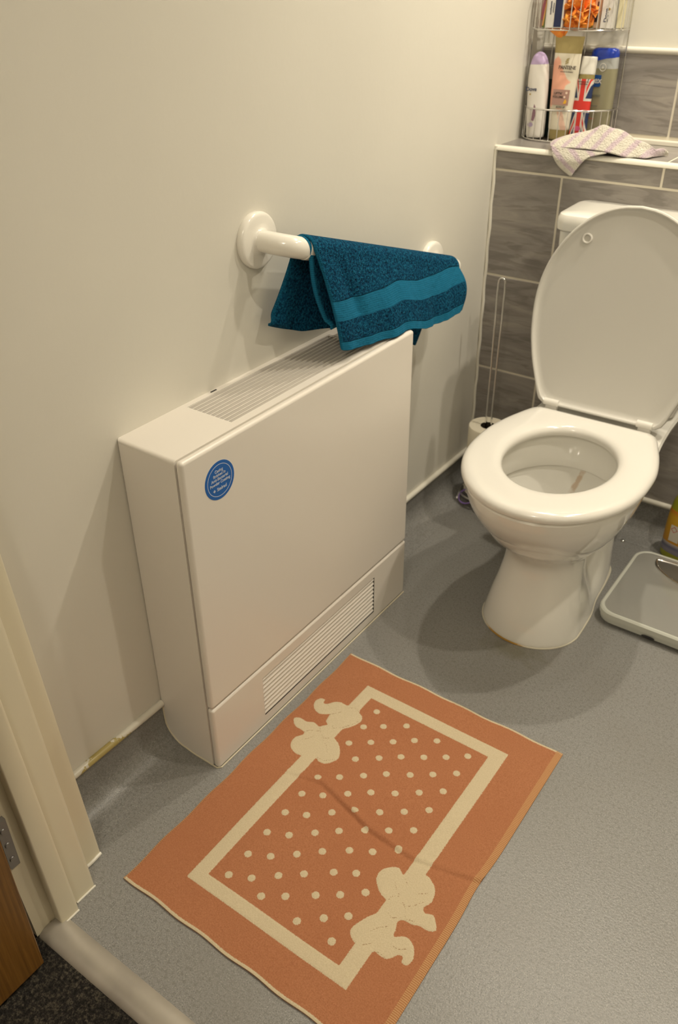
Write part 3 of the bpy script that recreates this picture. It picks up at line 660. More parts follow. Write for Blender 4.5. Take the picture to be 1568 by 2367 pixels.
sec = [
 (0.000, prof_ell(0.606, 0.50, 0.1130, [(0.42, 0.112), (0.36, 0.103), (0.28, 0.100), (0.225, 0.094), (0.203, 0.080), (0.196, 0.045), (0.195, 0)])),
 (0.012, prof_ell(0.605, 0.50, 0.1125, [(0.42, 0.111), (0.36, 0.101), (0.28, 0.098), (0.225, 0.092), (0.203, 0.080), (0.196, 0.045), (0.195, 0)])),
 (0.060, prof_ell(0.590, 0.49, 0.1040, [(0.42, 0.098), (0.36, 0.078), (0.28, 0.086), (0.225, 0.088), (0.203, 0.080), (0.196, 0.045), (0.195, 0)])),
 (0.110, prof_ell(0.568, 0.48, 0.0935, [(0.42, 0.084), (0.36, 0.062), (0.28, 0.080), (0.225, 0.086), (0.203, 0.080), (0.196, 0.045), (0.195, 0)])),
 (0.160, prof_ell(0.552, 0.47, 0.0880, [(0.42, 0.080), (0.36, 0.062), (0.28, 0.080), (0.225, 0.086), (0.203, 0.080), (0.196, 0.045), (0.195, 0)])),
 (0.200, prof_ell(0.560, 0.47, 0.0950, [(0.42, 0.090), (0.36, 0.080), (0.28, 0.085), (0.225, 0.088), (0.203, 0.080), (0.196, 0.045), (0.195, 0)])),
 (0.240, prof_ell(0.600, 0.48, 0.1220, [(0.42, 0.120), (0.36, 0.110), (0.28, 0.097), (0.225, 0.090), (0.203, 0.080), (0.196, 0.045), (0.195, 0)])),
 (0.290, prof_ell(0.655, 0.48, 0.1520, [(0.42, 0.149), (0.36, 0.138), (0.28, 0.115), (0.20, 0.100), (0.165, 0.085), (0.155, 0.05), (0.153, 0)])),
 (0.335, prof_ell(0.690, 0.48, 0.1710, [(0.42, 0.168), (0.36, 0.158), (0.28, 0.138), (0.18, 0.120), (0.06, 0.112), (0.035, 0.08), (0.03, 0)])),
 (0.368, prof_ell(0.705, 0.48, 0.1790, [(0.42, 0.177), (0.36, 0.169), (0.28, 0.155), (0.18, 0.148), (0.05, 0.145), (0.022, 0.11), (0.02, 0)])),
 (0.385, prof_ell(0.708, 0.48, 0.1800, [(0.42, 0.178), (0.36, 0.170), (0.28, 0.157), (0.18, 0.151), (0.045, 0.149), (0.017, 0.12), (0.015, 0)])),
 (0.391, prof_ell(0.704, 0.48, 0.1760, [(0.42, 0.174), (0.36, 0.166), (0.28, 0.153), (0.18, 0.147), (0.048, 0.145), (0.02, 0.115), (0.018, 0)])),
]
rings = [[(x, y, z) for x, y in outline(p)] for z, p in sec]
R3 = np.array(rings)                      # refine vertically
fine = crom([r for r in R3[:-3]] + [R3[-3]], 4)
rings = [r.tolist() for r in fine] + [R3[-2].tolist(), R3[-1].tolist()]
def inner(a, b_, dc, z): return [(x, y, z) for x, y in outline(prof_ell(dc + a, dc, b_, [(dc - a * math.cos(q), b_ * math.sin(q)) for q in [PI / 2 + PI / 2 * 0 + (PI / 2) * (1 - k / 8) - PI / 2 * 0 for k in range(9)][1:]]))]
def ell(a, b_, dc, z):
    return [(x, y, z) for x, y in outline([(dc + a * math.cos(q), b_ * math.sin(q)) for q in [PI * k / 16 for k in range(17)]])]
for a, b_, dc, z in ((0.176, 0.146, 0.478, 0.391), (0.170, 0.140, 0.478, 0.388), (0.167, 0.136, 0.478, 0.375), (0.165, 0.134, 0.478, 0.340), (0.165, 0.134, 0.479, 0.312), (0.168, 0.137, 0.480, 0.307), (0.178, 0.147, 0.482, 0.309), (0.183, 0.151, 0.485, 0.316),
                     (0.182, 0.150, 0.485, 0.306), (0.174, 0.142, 0.482, 0.288), (0.160, 0.130, 0.476, 0.262), (0.138, 0.112, 0.46, 0.235), (0.105, 0.088, 0.44, 0.205), (0.075, 0.068, 0.42, 0.175), (0.055, 0.052, 0.41, 0.14), (0.05, 0.045, 0.40, 0.11)):
    rings.append(ell(a, b_, dc, z))
b = MB(); b.loft(rings, True, True)
mc = M['ceramic']; t = NT(mc); v = t.obj(); sp = t.n('ShaderNodeSeparateXYZ'); t.l(v, sp.inputs[0])
low = t.math('SUBTRACT', 1.0, t.math('MULTIPLY', sp.outputs[2], 40.0))
dirt = t.ramp(t.math('ADD', t.math('MULTIPLY', low, 0.35), t.math('MULTIPLY', t.noise(v, 45, 4), 0.5)), [(0.50, (0,) * 3), (0.80, (0.5,) * 3)])
rx = t.math('MULTIPLY', t.math('ABSOLUTE', t.math('SUBTRACT', sp.outputs[0], t.math('ADD', 0.002, t.math('MULTIPLY', t.math('SUBTRACT', sp.outputs[2], 0.28), 0.3)))), 120.0)
ry = t.math('MULTIPLY', t.math('ABSOLUTE', t.math('SUBTRACT', sp.outputs[2], 0.275)), 30.0)
ins = t.math('MULTIPLY', t.math('GREATER_THAN', sp.outputs[1], -0.46), t.math('LESS_THAN', t.math('ABSOLUTE', sp.outputs[0]), 0.15))
streak = t.math('MULTIPLY', ins, t.ramp(t.math('ADD', t.math('SUBTRACT', 1.0, t.math('MAXIMUM', rx, ry)), t.math('MULTIPLY', t.math('SUBTRACT', t.noise(v, 90, 3), 0.5), 0.9)), [(0.1, (0,) * 3), (0.6, (0.6,) * 3)]))
t.base(t.mix(streak, t.mix(dirt, (0.80, 0.78, 0.72), (0.55, 0.48, 0.34)), (0.50, 0.30, 0.14)))
pan = T(b, 'pan', mc)
b = MB(); b.lathe([(0, 0.176), (0.071, 0.176), (0.071, 0.1765), (0, 0.1765)], (0, 0.418, 0), 40); T(b, 'water', M['water'])
# sealant bead round the foot, stained yellow at the front
m = mat('stained_sealant', (0.62, 0.58, 0.46), 0.5); t = NT(m); v = t.obj(); sp = t.n('ShaderNodeSeparateXYZ'); t.l(v, sp.inputs[0])
sx = t.math('SUBTRACT', 1.0, t.math('MULTIPLY', t.math('ABSOLUTE', t.math('ADD', sp.outputs[0], 0.030)), 16.0))
sy_ = t.math('MULTIPLY', t.math('SUBTRACT', t.math('MULTIPLY', sp.outputs[1], -1.0), 0.56), 12.0)
st = t.ramp(t.math('ADD', t.math('MULTIPLY', t.math('ADD', sx, sy_), 0.6), t.math('MULTIPLY', t.noise(v, 130, 4), 0.5)), [(0.50, (0,) * 3), (0.85, (1,) * 3)])
t.base(t.mix(st, (0.60, 0.56, 0.45), (0.40, 0.22, 0.03)))
foot = outline(sec[0][1], 192)
b = MB(); b.tube([(x * 1.006, 0.38 + (y - 0.38) * 1.004, 0.0012) for x, y in foot], 0.0022, 8, loop=True); T(b, 'sealant_bead', m, label='cream sealant bead with a yellow-brown stain at the front')
# seat
rear = [(0.42, 0.1885), (0.36, 0.1760), (0.31, 0.1595), (0.275, 0.1475), (0.262, 0.138), (0.2585, 0.125), (0.258, 0.06), (0.258, 0)]
def seat_out(off): 
    return outline(prof_ell(0.715 - off, 0.480, 0.1905 - off, [(d + (off if d < 0.30 else 0), max(0, w - off) if w else 0) for d, w in rear]))
hole = outline([(0.467 + (0.149 if math.cos(q) > 0 else 0.140) * math.cos(q), 0.1135 * math.sin(q)) for q in [PI * k / 16 for k in range(17)]])
SZ = 0.394
crs = [(0.002, -0.0025, 'h'), (0.000, 0.002, 'h'), (0.000, 0.009, 'h'), (0.004, 0.0155, 'h'), (0.011, 0.0195, 'h'), (0.020, 0.0215, 'h'), (0.032, 0.0225, 'h'),
       (0.030, 0.0225, 'o'), (0.016, 0.0215, 'o'), (0.008, 0.0195, 'o'), (0.003, 0.016, 'o'), (0.0003, 0.011, 'o'), (0.0, 0.006, 'o'), (0.0015, 0.002, 'o'), (0.005, 0.0, 'o')]
ho = np.array(hole); c0 = ho.mean(0)
rings = []
for off, z, wch in crs:
    if wch == 'h':
        d = ho - np.array([0, 0.467]); L = np.linalg.norm(d, axis=1, keepdims=True); pts = ho + d / L * off
    else: pts = np.array(seat_out(off))
    rings.append([(x, y, SZ + z) for x, y in pts])
b = MB(); b.loft(rings, False, False, loop=True)
seat = T(b, 'seat', M['seat'])
# raised lid
def lid():
    HZ, HDD = 0.404, 0.236; ang = math.radians(81.5)     # nearly upright, resting on the cistern
    def up(off, h):
        o = outline(prof_ell(0.7105 - off, 0.480, 0.192 - off, [(d + (off if d < 0.30 else 0), max(0, w - off) if w else 0) for d, w in rear]))
        r = []
        for x, y in o:
            L = y - 0.250; r.append((x, HDD + L * math.cos(ang) - h * math.sin(ang) - 0.0 if False else HDD - L * math.cos(ang) + 0.0 + h * math.sin(ang) * 1.0, HZ + L * math.sin(ang) + h * math.cos(ang)))
        return r
    # h = 0 back (tank side) ... 0.016 inner rim facing the room
    seq = [(0.010, -0.004), (0.003, -0.002), (0.0, 0.003), (0.0, 0.010), (0.0015, 0.0135), (0.004, 0.0145), (0.0065, 0.0135), (0.0085, 0.0095), (0.013, 0.0065), (0.022, 0.0055)]
    b = MB(); b.loft([up(o, h) for o, h in seq], True, True); l = T(b, 'lid', M['lid'])
    c = Vector((-0.093, 0, 0)); L = 0.384; 
    cx_, cd, cz = -0.100, HDD - L * math.cos(ang) + 0.0055 * math.sin(ang), HZ + L * math.sin(ang)
    b = MB(); b.lathe([(0.0070, 0), (0.0112, 0), (0.0112, 0.003), (0.0100, 0.0052), (0.0082, 0.0052), (0.0070, 0.003), (0.0070, 0.0)], n=32)
    n_ = Vector((0, math.sin(ang), math.cos(ang))); up_ = Vector((0, -math.cos(ang), math.sin(ang)))
    b.xf(Matrix(((1, 0, 0, cx_), (0, up_.y, n_.y, cd), (0, up_.z, n_.z, cz), (0, 0, 0, 1)))); T(b, 'lid_buffer', M['seat'], parent=l)
lid()
for s in (-1, 1):
    b = MB(); b.tube([(s * 0.108 - 0.017, 0.2475, 0.4215), (s * 0.108 + 0.017, 0.2475, 0.4215)], 0.0082, 20)
    b.box(s * 0.108 - 0.014, s * 0.108 + 0.014, 0.232, 0.250, 0.391, 0.4215, bev=0.003)
    T(b, 'hinge', M['seat'])
# cistern
def rbox(hx, d0, d1, z, r, n=8):
    P = []; XO = -0.005
    for cx_, cy_, a0 in ((hx - r, d1 - r, 0), (-hx + r, d1 - r, PI / 2), (-hx + r, d0 + r, PI), (hx - r, d0 + r, 1.5 * PI)):
        for k in range(n + 1): q = a0 + PI / 2 * k / n; P.append((cx_ + XO + r * math.cos(q), cy_ + r * math.sin(q), z))
    return P
b = MB(); b.loft([rbox(0.135, 0.012, 0.135, 0.392, 0.03), rbox(0.148, 0.008, 0.150, 0.400, 0.03), rbox(0.158, 0.006, 0.154, 0.45, 0.03), rbox(0.168, 0.004, 0.157, 0.60, 0.028), rbox(0.1745, 0.003, 0.159, 0.76, 0.026), rbox(0.1750, 0.003, 0.159, 0.7835, 0.026)])
T(b, 'cistern', M['ceramic'])
b = MB(); b.loft([rbox(0.178, 0.002, 0.161, 0.7835, 0.026), rbox(0.1815, 0.001, 0.1645, 0.787, 0.028), rbox(0.1825, 0.001, 0.1655, 0.800, 0.028), rbox(0.1815, 0.001, 0.1645, 0.812, 0.028), rbox(0.178, 0.003, 0.161, 0.8185, 0.026), rbox(0.168, 0.008, 0.151, 0.8215, 0.02), rbox(0.12, 0.03, 0.12, 0.8225, 0.02)])
T(b, 'cistern_lid', M['ceramic'])

# ================================================================== ROLL STAND AND ROLL
stand = empty('toilet_roll_stand', (0.100, 1.745, 0), label='chrome wire spare toilet roll stand between the toilet and the left wall', cat='roll holder')
loop = [(-0.0075, 0, 0.03), (-0.0075, 0, 0.40), (-0.0095, 0, 0.60), (-0.0090, 0, 0.622)] + [(0.0090 * -math.cos(q), 0, 0.624 + 0.012 * math.sin(q)) for q in [PI * k / 8 for k in range(1, 8)]] + [(0.0090, 0, 0.622), (0.0095, 0, 0.60), (0.0075, 0, 0.40), (0.0075, 0, 0.03)]
b = MB(); b.tube(loop, 0.0026, 12); b.done('wire_loop', M['chrome'], stand)
b = MB(); b.tube([(0.062 * math.cos(q), 0.062 * math.sin(q), 0.030) for q in [2 * PI * k / 48 for k in range(48)]], 0.0028, 10, loop=True)
b.tube([(-0.062, 0, 0.030), (0.062, 0, 0.030)], 0.0025, 8); b.tube([(0, -0.062, 0.030), (0, 0.062, 0.030)], 0.0025, 8); b.done('base_ring', M['chrome'], stand)
for q in (-1.35, 0.2, 2.0, 3.75):
    b = MB(); c = (0.068 * math.cos(q), 0.068 * math.sin(q)); b.tube([(0.062 * math.cos(q), 0.062 * math.sin(q), 0.030), (*c, 0.010)], 0.0024, 8)
    b.lathe([(0.0001, 0.0)] + [(0.0065 * math.sin(a), 0.0065 - 0.0065 * math.cos(a)) for a in [PI * k / 10 for k in range(1, 10)]] + [(0.0001, 0.013)], (c[0], c[1], 0), 16)
    b.done('ball_foot', M['chrome'], stand)
def roll(z0, z1, label):
    o = empty('toilet_roll', (0.100, 1.745, z0), label=label, cat='toilet roll', group='rolls on the spare roll stand')
    h = z1 - z0
    b = MB(); b.loft([[(r * math.cos(2 * PI * k / 64), r * math.sin(2 * PI * k / 64), z) for k in range(64)] for r, z in ((0.0205, 0), (0.050, 0), (0.052, 0.002), (0.052, h - 0.003), (0.0505, h), (0.042, h + 0.0003), (0.0415, h - 0.0004), (0.033, h + 0.0002), (0.0325, h - 0.0006), (0.0205, h - 0.001))], False, False, loop=True)
    b.done('paper', M['paper'], o)
    b = MB(); b.loft([[(r * math.cos(2 * PI * k / 48), r * math.sin(2 * PI * k / 48), z) for k in range(48)] for r, z in ((0.0204, 0.001), (0.0204, h - 0.0005), (0.0192, h - 0.0005), (0.0192, 0.001))], False, False, loop=True)
    b.done('cardboard_core', M['card'], o)
roll(0.0335, 0.1330, 'white toilet roll on the chrome stand, mostly hidden behind the toilet bowl')
roll(0.1335, 0.2360, 'white toilet roll on top of the chrome stand, beside the toilet seat')
hb = MB(); hb.tube([(0.034 * math.cos(q), 0.034 * math.sin(q) * 0.75, 0.012 * math.cos(q)) for q in [2 * PI * k / 48 for k in range(48)]], 0.0026, 10, loop=True)
hb.xf(Matrix.Translation((0.0805, 1.692, 0.0315)) @ Matrix.Rotation(math.radians(52), 4, 'X') @ Matrix.Rotation(math.radians(20), 4, 'Z') @ Matrix.Scale(0.80, 4)); hb.done('plastic_loop', M['purple'], None, label='purple plastic loop lying on the floor at the foot of the roll stand', cat='loop')

# ================================================================== BATHROOM SCALE
scale_ = empty('bathroom_scale', (0.7615, 1.567, 0), label='white bathroom scale with a grey glass top on the floor beside the toilet', cat='bathroom scale')
def rr(x0, x1, y0, y1, r, z, n=8):
    P = []
    for cx_, cy_, a0 in ((x1 - r, y1 - r, 0), (x0 + r, y1 - r, PI / 2), (x0 + r, y0 + r, PI), (x1 - r, y0 + r, 1.5 * PI)):
        for k in range(n + 1): q = a0 + PI / 2 * k / n; P.append((cx_ + r * math.cos(q), cy_ + r * math.sin(q), z))
    return P
hx, hy = 0.2035, 0.1485
M['scale_body'] = mat('scale_body', (0.55, 0.56, 0.50), 0.35); M['scale_glass'] = mat('scale_platform', (0.30, 0.295, 0.27), 0.12, coat=0.6)
b = MB(); b.loft([rr(-hx + .012, hx - .012, -hy + .012, hy - .012, 0.03, 0.002), rr(-hx + .004, hx - .004, -hy + .004, hy - .004, 0.036, 0.008), rr(-hx + .002, hx - .002, -hy + .002, hy - .002, 0.038, 0.020), rr(-hx + .0035, hx - .0035, -hy + .0035, hy - .0035, 0.037, 0.0205), rr(-hx, hx, -hy, hy, 0.040, 0.0215), rr(-hx, hx, -hy, hy, 0.040, 0.034), rr(-hx + .003, hx - .003, -hy + .003, hy - .003, 0.038, 0.0375), rr(-hx + .0075, hx - .0075, -hy + .0075, hy - .0075, 0.035, 0.0378), rr(-hx + .009, hx - .009, -hy + .009, hy - .009, 0.034, 0.0366)])
b.done('body', M['scale_body'], scale_)
b = MB(); b.loft([rr(-hx + .0092, hx - .0092, -hy + .0092, hy - .0092, 0.034, 0.0364), rr(-hx + .0092, hx - .0092, -hy + .0092, hy - .0092, 0.034, 0.0374), rr(-hx + .010, hx - .010, -hy + .010, hy - .010, 0.033, 0.0376)]); b.done('platform', M['scale_glass'], scale_, label='smoky grey glass platform')
b = MB(); b.prism([(0.010 * math.copysign(min(1, abs(math.cos(q)) * 1.0), math.cos(q)) * 1.5, 0.0035 * math.sin(q)) for q in [2 * PI * k / 24 for k in range(24)]], 0, 0.0006)
b.xf(plane_mtx((-0.078, -hy + 0.0006, 0.0125), (1, 0, 0), (0, 0, 1))); b.done('switch_slot', M['black'], scale_, False)
# half-round dial window with a silver frame near the back edge
def arc(rx, ry, z, a0=PI, a1=2 * PI, n=24): return [(rx * math.cos(a0 + (a1 - a0) * k / n), ry * math.sin(a0 + (a1 - a0) * k / n), z) for k in range(n + 1)]
dc = (0.0, hy - 0.030)
b = MB(); P = arc(0.148, 0.082, 0.0379); b.tube([(x + dc[0], y + dc[1], z) for x, y, z in P] + [(dc[0] + 0.142 * math.cos(q), dc[1] + 0.008 * math.sin(q), 0.0379) for q in [PI * k / 10 for k in range(1, 10)]], 0.0035, 10, loop=True)
b.done('dial_frame', M['chrome'], scale_)
b = MB(); b.prism([(x + dc[0], y + dc[1]) for x, y, z in arc(0.146, 0.080, 0)], 0.0376, 0.0383); b.done('dial_window', plain('dial_glass', (0.10, 0.095, 0.085), 0.1), scale_, False)
scale_.rotation_euler = (0, 0, 0.0)

# ================================================================== CLEANER BOTTLE
cl = empty('cleaner_bottle', (0.640, 1.785, 0), label='yellow-green cleaner bottle with an orange label standing behind the bathroom scale', cat='bottle')
def bottle(secs, name, m, parent, n=48, e=2.6, fine=5, **k):
    """secs: (z, half-width x, half-depth y)"""
    S = crom(secs, fine); rings = []
    for z, a, c in S:
        rings.append([(max(a, 1e-4) * math.copysign(abs(math.cos(q)) ** (2 / e), math.cos(q)), max(c, 1e-4) * math.copysign(abs(math.sin(q)) ** (2 / e), math.sin(q)), z) for q in [2 * PI * k / n for k in range(n)]])
    b = MB(); b.loft(rings); return b.done(name, m, parent, **k)
ysec = [(0.0, 0.040, 0.026), (0.004, 0.044, 0.029), (0.03, 0.045, 0.030), (0.10, 0.044, 0.030), (0.155, 0.040, 0.028), (0.185, 0.028, 0.024), (0.20, 0.018, 0.018), (0.215, 0.016, 0.016)]
bottle(ysec, 'body', plain('yellow_green_plastic', (0.36, 0.36, 0.02), 0.3), cl)
m = mat('cleaner_label', (0.6, 0.33, 0.02), 0.4); t = NT(m); v = t.obj(); sp = t.n('ShaderNodeSeparateXYZ'); t.l(v, sp.inputs[0])
t.base(t.ramp(t.math('MULTIPLY', sp.outputs[2], 5.0), [(0.0, (0.14, 0.13, 0.17)), (0.14, (0.25, 0.23, 0.27)), (0.19, (0.12, 0.12, 0.20)), (0.235, (0.45, 0.40, 0.36)), (0.25, (0.55, 0.26, 0.02)), (0.62, (0.62, 0.36, 0.02)), (0.70, (0.60, 0.20, 0.02))]))
lab = bottle([(0.020, 0.0456, 0.0306), (0.05, 0.0457, 0.0307), (0.10, 0.0447, 0.0306), (0.140, 0.0426, 0.0295)], 'label', m, cl)
bottle([(0.215, 0.021, 0.021), (0.217, 0.022, 0.022), (0.245, 0.020, 0.020), (0.248, 0.012, 0.012), (0.27, 0.008, 0.008)], 'cap', plain('cleaner_cap', (0.42, 0.05, 0.03), 0.35), cl)
lm = plane_mtx((-0.010, -0.0310, 0.078), (1, 0, 0), (0, 0, 1))
w_ = patch([(-0.010, -0.022), (0.016, -0.022), (0.016, 0.024), (-0.010, 0.024)], 'warning_panel', plain('label_white', (0.62, 0.58, 0.50), 0.5), cl, lm)
for k, (zx, zy) in enumerate(((0.000, 0.012),)):
    db = MB(); o_ = [(0, 0.009), (0.009, 0), (0, -0.009), (-0.009, 0)]; i_ = [(x * 0.78, y * 0.78) for x, y in o_]
    db.loft([[(x + zx, y + zy, z) for x, y in P] for P, z in ((i_, 0.0002), (i_, 0.0004), (o_, 0.0004), (o_, 0.0002))], False, False, loop=True); db.xf(lm); db.done('hazard_diamond', plain('hazard_red', (0.45, 0.03, 0.03), 0.5), cl, False)
cl.rotation_euler = (0, 0, -0.25)

# ================================================================== CORNER CADDY
caddy = empty('corner_caddy', (0.0, Y2, ZL), label='chrome wire two-tier corner caddy standing on the tiled ledge, full of toiletries', cat='shower caddy')
ARC = crom([(0.008, 1.979), (0.030, 1.960), (0.060, 1.950), (0.095, 1.950), (0.139, 1.961), (0.180, 1.986), (0.206, 2.018), (0.212, 2.053)], 6)
def C_(b, name, parent=None): b.xf(Matrix.Translation((0, -Y2, -ZL))); return b.done(name, M['chrome'], parent or caddy)
def wire(b, pts, r=0.0011, n=6, loop=False): b.tube(pts, r, n, loop=loop)
back = [(0.207, 2.053), (0.008, 2.053), (0.008, 1.979)]
AL = np.concatenate([[0], np.cumsum([np.linalg.norm(b - a) for a, b in zip(ARC[:-1], ARC[1:])])])
def on_arc(s): return (float(np.interp(s, AL, [p[0] for p in ARC])), float(np.interp(s, AL, [p[1] for p in ARC])))
for zf, zr in ((0.9165, 0.985), (1.151, 1.222)):
    b = MB(); full = [(x, y, zr) for x, y in ARC]
    wire(b, full, 0.0021, 10); wire(b, [(x, y, zf) for x, y in ARC], 0.0016, 8)
    wire(b, [(0.212, 2.053, zf), (0.008, 2.053, zf), (0.008, 1.979, zf)], 0.0015, 8)
    wire(b, [(0.212, 2.053, zr), (0.008, 2.053, zr), (0.008, 1.979, zr)], 0.0015, 8)
    C_(b, 'basket_rim')
    b = MB()
    for k in range(13):
        x, y = on_arc(AL[-1] * (k + 0.55) / 13.4); yb = 2.053
        wire(b, [(x, y, zr), (x, y, zf), (x, yb, zf)])
    if zf < 1: wire(b, [(0.010, 1.985, zr), (0.010, 1.985, zf + 0.010), (0.024, 1.967, zf + 0.008), (0.024, 1.967, zf + 0.03)])
    else: wire(b, [(0.0105, 1.990, zr), (0.0105, 1.990, zf + 0.024), (0.026, 1.969, zf + 0.020), (0.026, 1.969, zr)])
    C_(b, 'basket_wires')
b = MB()
for x, y in ((0.006, 1.984), (0.006, 2.056), (0.030, 2.0565), (0.0425, 2.0565), (0.112, 2.0565), (0.212, 2.0565)): wire(b, [(x, y, 0.9145), (x, y, 1.30)], 0.0015, 8)
wire(b, [(0.006, 1.984, 1.30), (0.006, 2.056, 1.30), (0.212, 2.0565, 1.30)], 0.0015, 8)
C_(b, 'uprights')

def thing(name, loc, label, cat, rot=(0, 0, 0), **k):
    o = empty(name, loc, 0, label=label, cat=cat, **k); o.rotation_euler = rot; return o
ZB = ZL + 0.0055
FR = lambda x, y, z: plane_mtx((x, y, z), (1, 0, 0), (0, 0, 1))     # lettering plane facing the room (-y)

# white body wash bottle
o = thing('body_wash_bottle', (0.0430, 1.978, ZB), 'tall white rounded body wash bottle with lilac cap, leftmost in lower caddy basket', 'bottle', (0, -0.05, 0))
m = mat('pearl_white_plastic', (0.74, 0.71, 0.66), 0.3)
bottle([(0.0, 0.018, 0.013), (0.003, 0.021, 0.016), (0.02, 0.0225, 0.017), (0.07, 0.0240, 0.018), (0.12, 0.0245, 0.018), (0.152, 0.0225, 0.017), (0.160, 0.0212, 0.016)], 'body', m, o)
bottle([(0.1602, 0.0210, 0.016), (0.170, 0.0180, 0.014), (0.180, 0.012, 0.011), (0.185, 0.005, 0.005), (0.186, 0.0, 0.0)], 'cap', plain('lilac_cap', (0.50, 0.38, 0.62), 0.3), o, label='lilac cap')
words('lettering', [('Dove', 0, 0, 0.0125)], plain('navy_ink', (0.03, 0.04, 0.10), 0.5), o, FR(-0.009, -0.0186, 0.104))
patch(disc(0, 0, 0.0018), 'drop_mark', plain('gold_ink', (0.40, 0.27, 0.06), 0.4), o, FR(-0.011, -0.0186, 0.097))
patch([(0.0, 0.0), (0.006, -0.002), (0.011, 0.012), (0.009, 0.030), (0.006, 0.036), (0.003, 0.022)], 'flower_mark', plain('plum_ink', (0.24, 0.13, 0.17), 0.5), o, FR(-0.005, -0.0181, 0.040))
patch(disc(0, 0, 0.007, 0.005), 'blossom_mark', plain('lilac_ink', (0.42, 0.34, 0.50), 0.5), o, FR(-0.007, -0.0178, 0.030))

# dark green bottle in the corner
o = thing('dark_bottle', (0.056, 2.036, ZB), 'dark green bottle with pale grey cap in the caddy corner, behind the white body wash', 'bottle')
bottle([(0.0, 0.017, 0.012), (0.003, 0.020, 0.014), (0.07, 0.021, 0.014), (0.118, 0.0205, 0.014), (0.125, 0.018, 0.013)], 'body', plain('dark_green_plastic', (0.008, 0.025, 0.022), 0.3), o)
bottle([(0.1252, 0.019, 0.013), (0.127, 0.020, 0.0135), (0.150, 0.019, 0.013), (0.152, 0.016, 0.011)], 'cap', plain('frosted_grey_cap', (0.30, 0.28, 0.24), 0.3), o)
words('lettering', [('oc', 0, 0, 0.013)], plain('grey_ink', (0.35, 0.40, 0.38), 0.5), o, FR(0.008, -0.0146, 0.064))
patch(disc(0, 0, 0.0095, 0.0085), 'emblem', plain('grey_ink', (0.35, 0.40, 0.38)), o, FR(0.009, -0.0146, 0.104))
patch(disc(0, 0, 0.007, 0.004), 'emblem_centre', plain('rust_ink', (0.22, 0.10, 0.05)), o, FR(0.010, -0.0150, 0.102))

# conditioner tube standing on its cap
o = thing('conditioner_tube', (0.1000, 1.9860, ZB), 'cream and pink conditioner tube with a flat gold top, standing upright in the lower basket', 'tube')
tb = []
for z, a, c in ((0.024, 0.0245, 0.0185), (0.026, 0.0265, 0.0195), (0.07, 0.0290, 0.018), (0.12, 0.0312, 0.013), (0.16, 0.0325, 0.0085), (0.184, 0.0330, 0.005)): tb.append((z, a, c))
m = mat('cream_tube', (0.7, 0.64, 0.5), 0.35); t = NT(m); v = t.obj(); sp = t.n('ShaderNodeSeparateXYZ'); t.l(v, sp.inputs[0])
blob = t.math('ADD', t.math('MULTIPLY', t.math('ABSOLUTE', t.math('ADD', sp.outputs[0], 0.022)), -24.0), t.math('MULTIPLY', t.math('ABSOLUTE', t.math('SUBTRACT', sp.outputs[2], 0.125)), -16.0))
pk = t.ramp(t.math('ADD', t.math('ADD', blob, 1.15), t.math('MULTIPLY', t.noise(v, 45, 3), 0.5)), [(0.50, (0,) * 3), (0.62, (1,) * 3)])
blob2 = t.math('ADD', t.math('MULTIPLY', t.math('ABSOLUTE', t.math('SUBTRACT', sp.outputs[0], t.math('MULTIPLY', t.math('SUBTRACT', 0.07, sp.outputs[2]), 0.35))), -55.0), 1.1)
pk2 = t.math('MULTIPLY', t.ramp(t.math('ADD', blob2, t.math('MULTIPLY', t.noise(v, 60, 3), 0.3)), [(0.8, (0,) * 3), (0.95, (1,) * 3)]), t.math('LESS_THAN', sp.outputs[2], 0.070))
t.base(t.mix(t.math('MULTIPLY', pk2, 0.5), t.mix(pk, (0.70, 0.65, 0.52), (0.80, 0.40, 0.28)), (0.75, 0.33, 0.24)))
bottle(tb, 'body', m, o, e=2.2)
bottle([(0.1842, 0.0332, 0.005), (0.200, 0.0338, 0.0030), (0.214, 0.0355, 0.0012), (0.219, 0.0358, 0.0010)], 'crimped_top', plain('gold_plastic', (0.36, 0.29, 0.12), 0.3, metal=0.35), o, e=2.2, label='flat gold crimped end')
bottle([(0.0, 0.0225, 0.0165), (0.002, 0.0245, 0.0185), (0.022, 0.0255, 0.019), (0.0238, 0.0255, 0.019)], 'cap', M['gold_plastic'], o, e=2.2, label='gold cap')
def tube_front(z):
    return -(np.interp(z, [q[0] for q in tb], [q[2] for q in tb]) + 0.0012)
def tp(x, z):
    return plane_mtx((x, float(tube_front(z)) - 0.0004, z), (1, 0, 0), (0, float(tube_front(z + 0.012) - tube_front(z - 0.012)) / 0.024, 1))
ink = plain('dark_brown_ink', (0.06, 0.04, 0.03), 0.5)
words('lettering', [('PANTENE', 0, 0, 0.0105, 0.92), ('miracles & shampoo', 0, -0.0065, 0.0038)], ink, o, tp(0.006, 0.152))
for k, (dx, dz) in enumerate(((0, 0), (0.0016, 0.004), (0.0005, -0.004))):
    patch([(dx - 0.004, dz - 0.003), (dx + 0.004, dz), (dx + 0.0035, dz + 0.0025), (dx - 0.003, dz)], 'swirl_mark', M['gold_plastic'], o, tp(0.003, 0.169))
patch([(-0.019, -0.0165), (0.022, -0.0165), (0.022, 0.0165), (-0.019, 0.0165)], 'panel', plain('mauve_ink', (0.36, 0.21, 0.17), 0.5), o, tp(0.0, 0.093), 0.0006)
words('lettering', [("LIFT'N'", -0.006, 0.006, 0.0068), ('VOLUME', -0.006, -0.0015, 0.0068)], ink, o, tp(0.0, 0.093) @ Matrix.Translation((0, 0, 0.0008)))
